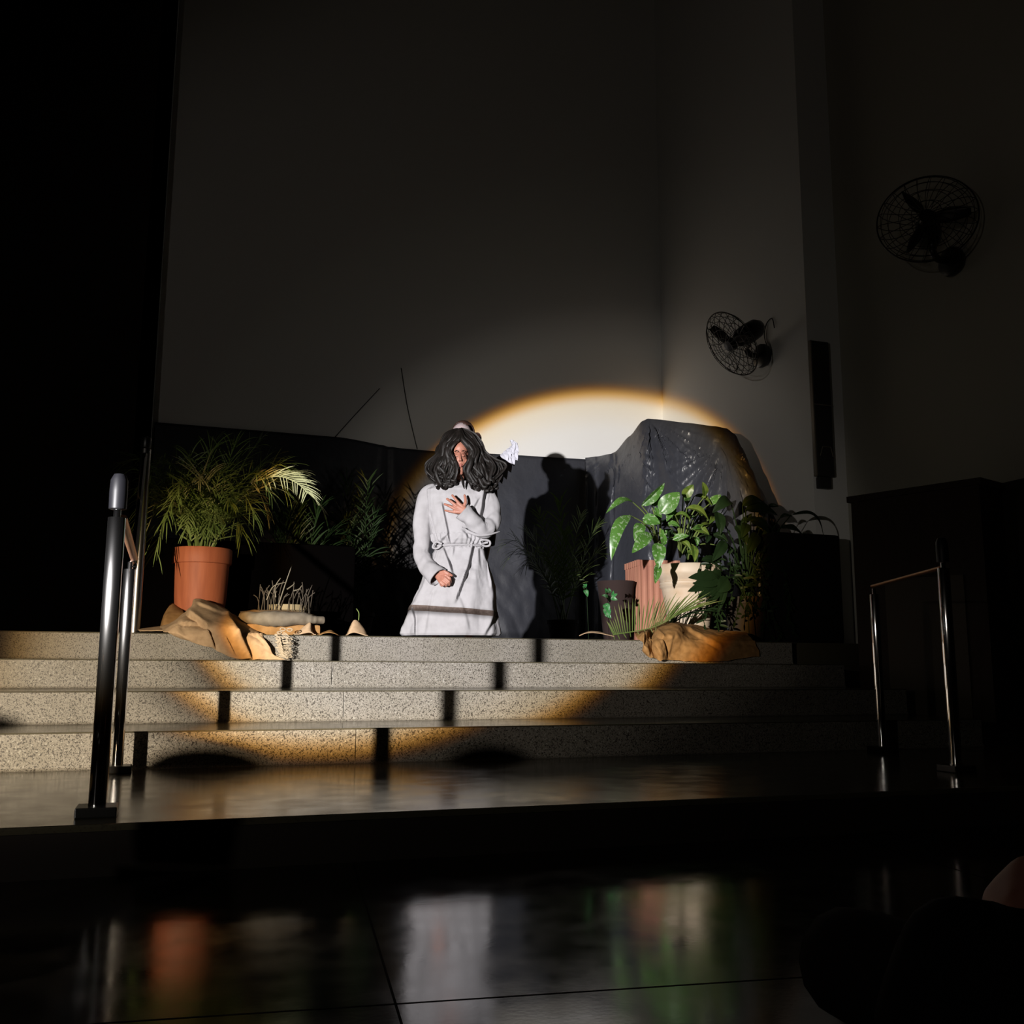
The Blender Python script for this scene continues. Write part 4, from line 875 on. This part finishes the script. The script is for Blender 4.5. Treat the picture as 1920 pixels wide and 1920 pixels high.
# brown band around the robe near the hem
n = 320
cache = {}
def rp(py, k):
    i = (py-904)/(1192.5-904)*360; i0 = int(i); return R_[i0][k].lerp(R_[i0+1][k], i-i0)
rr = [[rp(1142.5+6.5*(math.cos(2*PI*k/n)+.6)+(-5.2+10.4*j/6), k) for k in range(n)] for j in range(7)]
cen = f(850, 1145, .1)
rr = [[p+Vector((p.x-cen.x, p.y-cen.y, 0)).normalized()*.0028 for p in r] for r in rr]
T.part('hem_band', rings_mesh(rr), M_band, under=robe, label='dark brown band near the hem')
# sleeves
def sleeve(pts, rad, fl, lst, name='sleeve', n=40, m=70):
    P = spline(pts, m); rs = spline([(r, 0, 0) for r in rad], m); bm = bmesh.new(); rings = []
    for i, (p, (t, a, b)) in enumerate(zip(P, frames(P))):
        u = FP.n-t*FP.n.dot(t); u.normalize(); s_ = t.cross(u); R = rs[i].x; ring = []
        for k in range(n):
            g_ = 2*PI*k/n; q = 1+.07*fbm((math.cos(g_)*1.2, math.sin(g_)*1.2, i*.09), 1.4)
            for (t0, wd, A, ph, tw) in lst:
                dd = (i/(m-1)-t0-tw*math.sin(g_-ph))/wd; q -= A*math.exp(-dd*dd)*(.5+.5*math.cos(g_-ph))
            ring.append(bm.verts.new(p+(u*math.cos(g_)*fl+s_*math.sin(g_))*R*q))
        rings.append(ring)
    for A, B in zip(rings, rings[1:]):
        for k in range(n): bm.faces.new((A[k], A[(k+1) % n], B[(k+1) % n], B[k]))
    bm.faces.new(rings[0][::-1])
    # turned inner hem
    inner = [bm.verts.new(p.co.lerp(P[-1], .10)) for p in rings[-1]]; deep = [bm.verts.new(p.co.lerp(P[-1], .18)-(P[-1]-P[-6])*.9) for p in rings[-1]]
    for A, B in ((rings[-1], inner), (inner, deep)):
        for k in range(n): bm.faces.new((A[k], A[(k+1) % n], B[(k+1) % n], B[k]))
    return T.part(name, bm, M_linen, under=robe)
sleeve([f(818, 917, .01), f(801, 930, -.0), f(792, 975, -.02), f(791, 1010, -.03), f(791, 1040, -.05), f(801, 1064, -.10), f(812, 1077, -.15), f(822, 1087, -.185)],
       [.045, .060, .060, .058, .056, .060, .064, .069], .75, [(.60, .035, .20, PI*.9, .05), (.50, .03, .14, PI*1.2, -.05), (.3, .05, .08, PI, .1), (.72, .04, .10, PI, .04)])
sleeve([f(899, 919, .01), f(915, 932, -.01), f(922, 960, -.05), f(920, 985, -.10), f(908, 999, -.14), f(892, 992, -.17), f(877, 977, -.19), f(866, 967, -.20)],
       [.045, .058, .060, .060, .060, .058, .056, .060], .75, [(.36, .035, .22, PI*1.2, .06), (.45, .03, .20, PI*.8, -.05), (.58, .04, .20, PI, .05), (.70, .035, .14, PI*1.1, -.04), (.22, .04, .12, PI, .05), (.84, .04, .10, PI*.7, .03)])
# hanging lower corner of the bent sleeve
bm = bmesh.new(); A_ = spline([f(866, 995, -.19), f(890, 1006, -.19), f(915, 1006, -.17), f(932, 1001, -.13)], 24); B_ = spline([f(878, 1008, -.19), f(895, 1013, -.19), f(915, 1011, -.17), f(937, 1002, -.13)], 24)
g = [[bm.verts.new(a.lerp(b, j/5)+FP.n*(-.006*math.sin(j/5*PI))) for a, b in zip(A_, B_)] for j in range(6)]
for j in range(5):
    for i in range(23): bm.faces.new((g[j][i], g[j+1][i], g[j+1][i+1], g[j][i+1]))
o = T.part('sleeve_fold', bm, M_linen, under=robe); o.modifiers.new('t', 'SOLIDIFY').thickness = .004
# rope sash with side loops
ring = [p+Vector((p.x-cen.x, p.y-cen.y, 0)).normalized()*.004 for p in robe_ring(1025.5, .004, 120, False)]
bm = bmesh.new(); tube(bm, ring+[ring[0]], .0085, 10, flat=.8, caps=False)
for pts in ([(829, 1024), (818, 1020), (812, 1030), (820, 1032), (828, 1026)], [(902, 1026), (899, 1018), (908, 1016), (917, 1019), (917, 1026), (910, 1028), (903, 1026)], [(903, 1024), (908, 1022), (914, 1021)]):
    tube(bm, spline([f(x, y, -.115+.006*(k % 2)) for k, (x, y) in enumerate(pts)], 24), .0075, 8)
T.part('sash', bm, M_linen, under=robe, label='white cloth sash tied at the waist with side loops')

# ---- wig: cap plus curling locks
bm = bmesh.new()
blob(bm, HC+FP.n*.075+Vector((0, 0, .035)), .104, (.98, .98, 1.12), ax3, 3)
for (x, y, v, r, sx, sz) in ((830, 850, -.005, .062, .9, 1.2), (832, 878, -.02, .075, 1.1, 1.2), (895, 852, .0, .065, .9, 1.2), (907, 880, -.02, .085, 1.25, 1.15), (861, 816, -.055, .034, 1.3, .6), (840, 900, -.01, .060, 1.2, .8), (900, 905, .0, .06, 1.4, .8), (925, 880, .02, .06, 1.0, 1.3)):
    blob(bm, f(x, y, v), r, (sx, .75, sz), ax3, 3)
hair = T.part('hair', fuse(bm, .008, 4), M_hair, label='long dark wavy wig')
L_in = [(862, 808), (862, 829), (852, 841), (846, 854), (851, 872), (856, 888), (852, 908)]; L_out = [(856, 805), (837, 815), (823, 834), (816, 856), (805, 874), (803, 890), (815, 908)]
R_in = [(862, 808), (863, 829), (873, 841), (879, 854), (876, 872), (872, 890), (886, 912)]; R_out = [(866, 805), (887, 815), (900, 834), (914, 852), (930, 868), (940, 888), (925, 915)]
rh = random.Random(11); locks = []
for side, (I, O) in enumerate(((L_in, L_out), (R_in, R_out))):
    N_ = 46 if side == 0 else 54; 
    for k in range(N_):
        u = (k+rh.random()*.8)/N_; lay = rh.random(); pts = []; ph = rh.uniform(0, 6.28); cut = rh.uniform(.55, 1.22)
        for i, (a, b) in enumerate(zip(I, O)):
            t = i/6; x = a[0]+(b[0]-a[0])*u; y = a[1]+(b[1]-a[1])*u
            y += (cut-1)*max(0, i-3)*12
            wob = (1.0+7.5*t)*(.5 if u < .15 else 1); x += wob*(.75*math.sin(side*2+u*3.5+i*1.75)+.35*math.sin(ph+i*1.9)); y += wob*.4*math.cos(ph+i*2.3)
            vf = [-.075, -.125, -.138, -.142, -.150, -.145, -.135][i]; vb = [-.02, -.055, -.065, -.07, -.075, -.08, -.085][i]
            v_ = vf+(vb-vf)*min(1, u*1.15)+lay*.035+.010*math.sin(ph+i*2.1)
            pts.append(f(x, min(y, 926), v_))
        e = pts[-1]; crl = rh.uniform(.014, .030)*(1 if rh.random() < .5 else -1)          # curl at the end
        pts += [e+FP.r*crl-Vector((0, 0, .012))-FP.n*.012, e+FP.r*crl*1.4+Vector((0, 0, .004))-FP.n*.014]
        m_ = 44; r0 = rh.uniform(.008, .0165); bm = bmesh.new()
        sp = spline(pts, m_); hr = rh.uniform(.004, .011); tn = rh.uniform(7, 14); hp = rh.uniform(0, 6.28)
        for j, q in enumerate(sp):
            t = max(0, j/m_-.38)/.62; q += (FP.r*math.cos(hp+tn*j/m_)+FP.n*math.sin(hp+tn*j/m_))*hr*t*1.3+Vector((0, 0, 1))*hr*t*.7*math.sin(hp*2+tn*1.3*j/m_)
        tube(bm, sp, [r0*(.55+.55*math.sin(PI*min(1, j/m_*1.05))**.5)*(1 if j < m_-4 else (m_-j)/5) for j in range(m_)], 8, flat=.55)
        locks.append((r0, bm))
locks.sort(key=lambda q: -q[0])
for i, (r0, b_) in enumerate(locks): T.part('lock', b_, M_hair, under=hair)
bm = bmesh.new(); tube(bm, spline([f(864, 897, -.11), f(866, 905, -.15), f(868, 915, -.15), f(870, 924, -.148)], 12), [.008, .010, .011, .012, .012, .013, .013, .012, .011, .009, .006, .003], 8, flat=.6); T.part('beard', bm, M_hair)

# ---- second person standing behind
FB = Fig(872, 6.90); g2 = FB; ax2 = (FB.r, FB.n, Vector((0, 0, 1)))
T = Thing('person', 'person standing behind the kneeling one, dark hair in a bun, pale forehead, white wings', 'person', FB.o)
bm = bmesh.new(); hc = g2(866, 820, -.02)
blob(bm, hc+Vector((0, 0, .018)), .080, (.92, 1.12, 1.1), ax2, 3); blob(bm, g2(862, 832, -.065), .056, (.92, .9, 1.25), ax2, 3); blob(bm, g2(861, 848, -.075), .034, (1, 1, .9), ax2, 3)
limb(bm, [g2(861, 826, -.118), g2(860, 836, -.136)], [.006, .010])
for s in (-1, 1): blob(bm, g2(861+s*6, 822, -.108), .012, (1.3, .7, .5), ax2)
blob(bm, g2(861, 844, -.112), .012, (1.3, .6, .6), ax2)
blob(bm, g2(886, 815, .0), .018, (.5, .9, 1.3), ax2)
limb(bm, [g2(868, 850, 0), g2(872, 872, .02)], [.045, .05]); limb(bm, [g2(874, 880, .02), g2(874, 1010, .02), g2(874, 1060, .02)], [.09, .085, .10]); blob(bm, g2(874, 888, .02), .12, (1.3, .7, .7), ax2, 3)
for s in (-1, 1):
    limb(bm, [g2(874+s*42, 890, .02), g2(874+s*46, 960, .04), g2(874+s*40, 1020, -.0), g2(874+s*36, 1045, -.02)], [.045, .037, .028, .024])
    for q in range(4): limb(bm, [g2(874+s*36, 1048, -.02), g2(874+s*(33+q*2), 1062-q, -.03+q*.012), g2(874+s*(32+q*2), 1070-q, -.03+q*.014)], [.016, .0095, .008])
    limb(bm, [g2(874+s*36, 1046, -.03), g2(874+s*31, 1057, -.045)], [.012, .009])
    lg = g2(874+s*20, 1180, .02); lg.z = ZP+.05; limb(bm, [g2(874+s*20, 1060, .02), g2(874+s*20, 1130, .01), lg], [.075, .05, .036]); limb(bm, [lg-Vector((0, 0, .01)), lg-FB.n*.14-Vector((0, 0, .022))], [.036, .026])
body = T.part('body', fuse(bm, .006, 2), M_skinp)
bm = bmesh.new(); rings = []
for (py, l, r, bf, bb) in [(876, 850, 896, .06, .07), (884, 828, 918, .10, .10), (900, 826, 922, .115, .12), (950, 838, 912, .11, .13), (1020, 842, 908, .11, .13), (1080, 834, 916, .12, .16), (1150, 830, 920, .125, .17), (1182, 828, 922, .125, .17)]:
    c = (l+r)/2; hw = (r-l)/2; rings.append([g2(c+hw*math.cos(2*PI*k/48), py, 0)+FB.n*((-bf if math.sin(2*PI*k/48) > 0 else bb)*abs(math.sin(2*PI*k/48))+.012*math.sin(k*1.3)*(py > 1000)) for k in range(48)])
for q in rings[-1]: q.z = ZP+.02
bm.free(); dr = T.part('dress', rings_mesh(rings), M_dress)
for s in (-1, 1):
    bm = bmesh.new(); tube(bm, spline([g2(874+s*34, 886, .02), g2(874+s*43, 905, .02), g2(874+s*46, 960, .04), g2(874+s*40, 1020, .0)], 20), [.055]*20, 16); T.part('sleeve', bm, M_dress, under=dr)
bm = bmesh.new(); blob(bm, hc+Vector((0, 0, .030))+FB.n*.022+FB.r*.010, .092, (.96, 1.08, 1.08), ax2, 3)
bmesh.ops.delete(bm, geom=[v for v in bm.verts if (v.co-hc).dot(FB.n) < -.035 and (v.co-hc).z < .082+(-.25*((v.co-hc).dot(FB.r)+.0)) ], context='VERTS')
h2 = T.part('hair', bm, M_hairb); h2.modifiers.new('t', 'SOLIDIFY').thickness = .006
bm = bmesh.new(); blob(bm, g2(894, 822, .01), .034, (.85, 1, 1.25), ax2, 3)
for k in range(7): tube(bm, [g2(894, 822, .01)+FB.r*(.030*math.cos(k*.9+j*.5))+Vector((0, 0, .042*math.sin(k*.9+j*.5)))-FB.n*.012*math.cos(j) for j in range(7)], .006, 6)
T.part('hair_bun', bm, M_hairb, under=h2)
def wing(side, rootx):
    root = g2(rootx+14, 905, -.26); w_ = None
    bm = bmesh.new(); tube(bm, spline([root, g2(rootx+side*40, 880, -.31), g2(rootx+side*66, 858, -.34)], 14), [.016]*13+[.01], 8); w_ = T.part('wing', bm, M_feather, label='white feathered costume wing')
    pts = [(rootx+side*6, 930), (rootx+side*14, 936), (rootx+side*24, 934), (rootx+side*34, 930), (rootx+side*44, 922), (rootx+side*52, 914), (rootx+side*60, 902), (rootx+side*66, 890), (rootx+side*72, 880), (rootx+side*74, 866), (rootx+side*72, 850)]
    top_ = spline([(rootx, 905, 0), (rootx+side*40, 874, 0), (rootx+side*64, 854, 0)], 11)
    for i, ((x, y), tp) in enumerate(zip(pts, top_)):
        lf = leaf_bm(g2(tp.x, tp.y, -.325+.004*(i % 2)), g2(x, y, -.35+.004*(i % 3)), .085, .01, .1, tuple(-FB.n), .12, 10, .8); T.part('feather', lf, M_feather, under=w_).modifiers.new('t', 'SOLIDIFY').thickness = .006
        lf = leaf_bm(g2(tp.x, tp.y-2, -.335), g2(tp.x+(x-tp.x)*.5, tp.y+(y-tp.y)*.5, -.36), .06, .012, .15, tuple(-FB.n), .15, 8, .8); T.part('feather', lf, M_feather, under=w_)
wing(1, 894)

# ---- audience member at the lower right, dark, seen from behind
T = Thing('person', 'spectator in black sitting low at the right edge, head turned to the stage', 'person', (1.10, 1.10, 0))
bm = bmesh.new(); fz = Vector((.30, .95, 0)).normalized(); fr_ = Vector((.95, -.30, 0)); ax4 = (fr_, fz, Vector((0, 0, 1))); hc = Vector((1.185, 1.055, .285))
blob(bm, hc, .092, (.88, 1.05, 1.12), ax4, 3); blob(bm, hc+fz*.05-Vector((0, 0, .04)), .055, (.95, .95, 1.2), ax4, 3); blob(bm, hc+fz*.10-Vector((0, 0, .03)), .014, (1, 1.2, 1), ax4)
blob(bm, hc-fr_*.08-Vector((0, 0, .01)), .02, (.5, .9, 1.3), ax4)
limb(bm, [hc-Vector((0, 0, .06)), (1.14, 1.04, .215)], [.05, .055]); limb(bm, [(1.10, 1.03, .20), (1.10, 1.0, .11)], [.11, .13])
for s in (-1, 1):
    a = Vector((1.10, 1.03, .185))+fr_*s*.15; limb(bm, [a, a+fr_*s*.04-Vector((0, 0, .11))+fz*.04, a-fr_*s*.02-Vector((0, 0, .16))+fz*.18], [.045, .038, .026])
    h0 = a-fr_*s*.02-Vector((0, 0, .165))+fz*.2
    for q in range(4): limb(bm, [h0, h0+fz*.07+fr_*(q-1.5)*.016, h0+fz*.10+fr_*(q-1.5)*.018-Vector((0, 0, .006))], [.016, .009, .007])
    limb(bm, [h0, h0-fr_*s*.035+fz*.03], [.012, .009])
    k0 = Vector((1.10, 1.0, .09))+fr_*s*.10; limb(bm, [k0, k0+fz*.26+fr_*s*.10, k0+fz*.10-fr_*s*.05-Vector((0, 0, .04))], [.075, .055, .04])
for v_ in bm.verts: v_.co.z = max(v_.co.z, .012)
T.part('body', fuse(bm, .007, 3), M_skin)
bm = bmesh.new(); rings = []
for z, a, b, dy in ((.285, .055, .055, .0), (.26, .10, .085, 0), (.235, .165, .105, 0), (.19, .20, .125, 0), (.10, .21, .16, 0), (.01, .25, .24, .0)):
    rings.append([Vector((1.10, 1.02, z-.02 if z > .1 else z))+fr_*a*1.05*math.cos(2*PI*k/40)+fz*b*1.05*math.sin(2*PI*k/40) for k in range(40)])
sh_ = T.part('shirt', rings_mesh(rings), M_blackcloth)
for s in (-1, 1):
    a = Vector((1.10, 1.03, .185))+fr_*s*.15; bm = bmesh.new(); tube(bm, spline([a-fr_*s*.03, a+fr_*s*.01, a+fr_*s*.04-Vector((0, 0, .10))+fz*.04, a-fr_*s*.01-Vector((0, 0, .13))+fz*.14], 20), [.062-.018*i/19 for i in range(20)], 14); T.part('sleeve', bm, M_blackcloth, under=sh_)
    k0 = Vector((1.10, 1.0, .10))+fr_*s*.10; bm = bmesh.new(); tube(bm, spline([k0, k0+fz*.16+fr_*s*.06, k0+fz*.28+fr_*s*.11, k0+fz*.22+fr_*s*.04-Vector((0, 0, .02)), k0+fz*.08-fr_*s*.05-Vector((0, 0, .03))], 24), [.094-.03*i/23 for i in range(24)], 14)
    for v_ in bm.verts: v_.co.z = max(v_.co.z, .006)
    T.part('trouser_leg', bm, M_blackcloth)
bm = bmesh.new(); blob(bm, hc+Vector((0, 0, .012))-fz*.018, .100, (.92, 1.02, 1.12), ax4, 3)
bmesh.ops.delete(bm, geom=[v for v in bm.verts if (v.co-hc).dot(fz) > .05 and (v.co-hc).z < .05], context='VERTS'); T.part('hair', bm, mat('black_hair', (.006, .005, .005), .9, spec=.1))
bpy.context.view_layer.update()
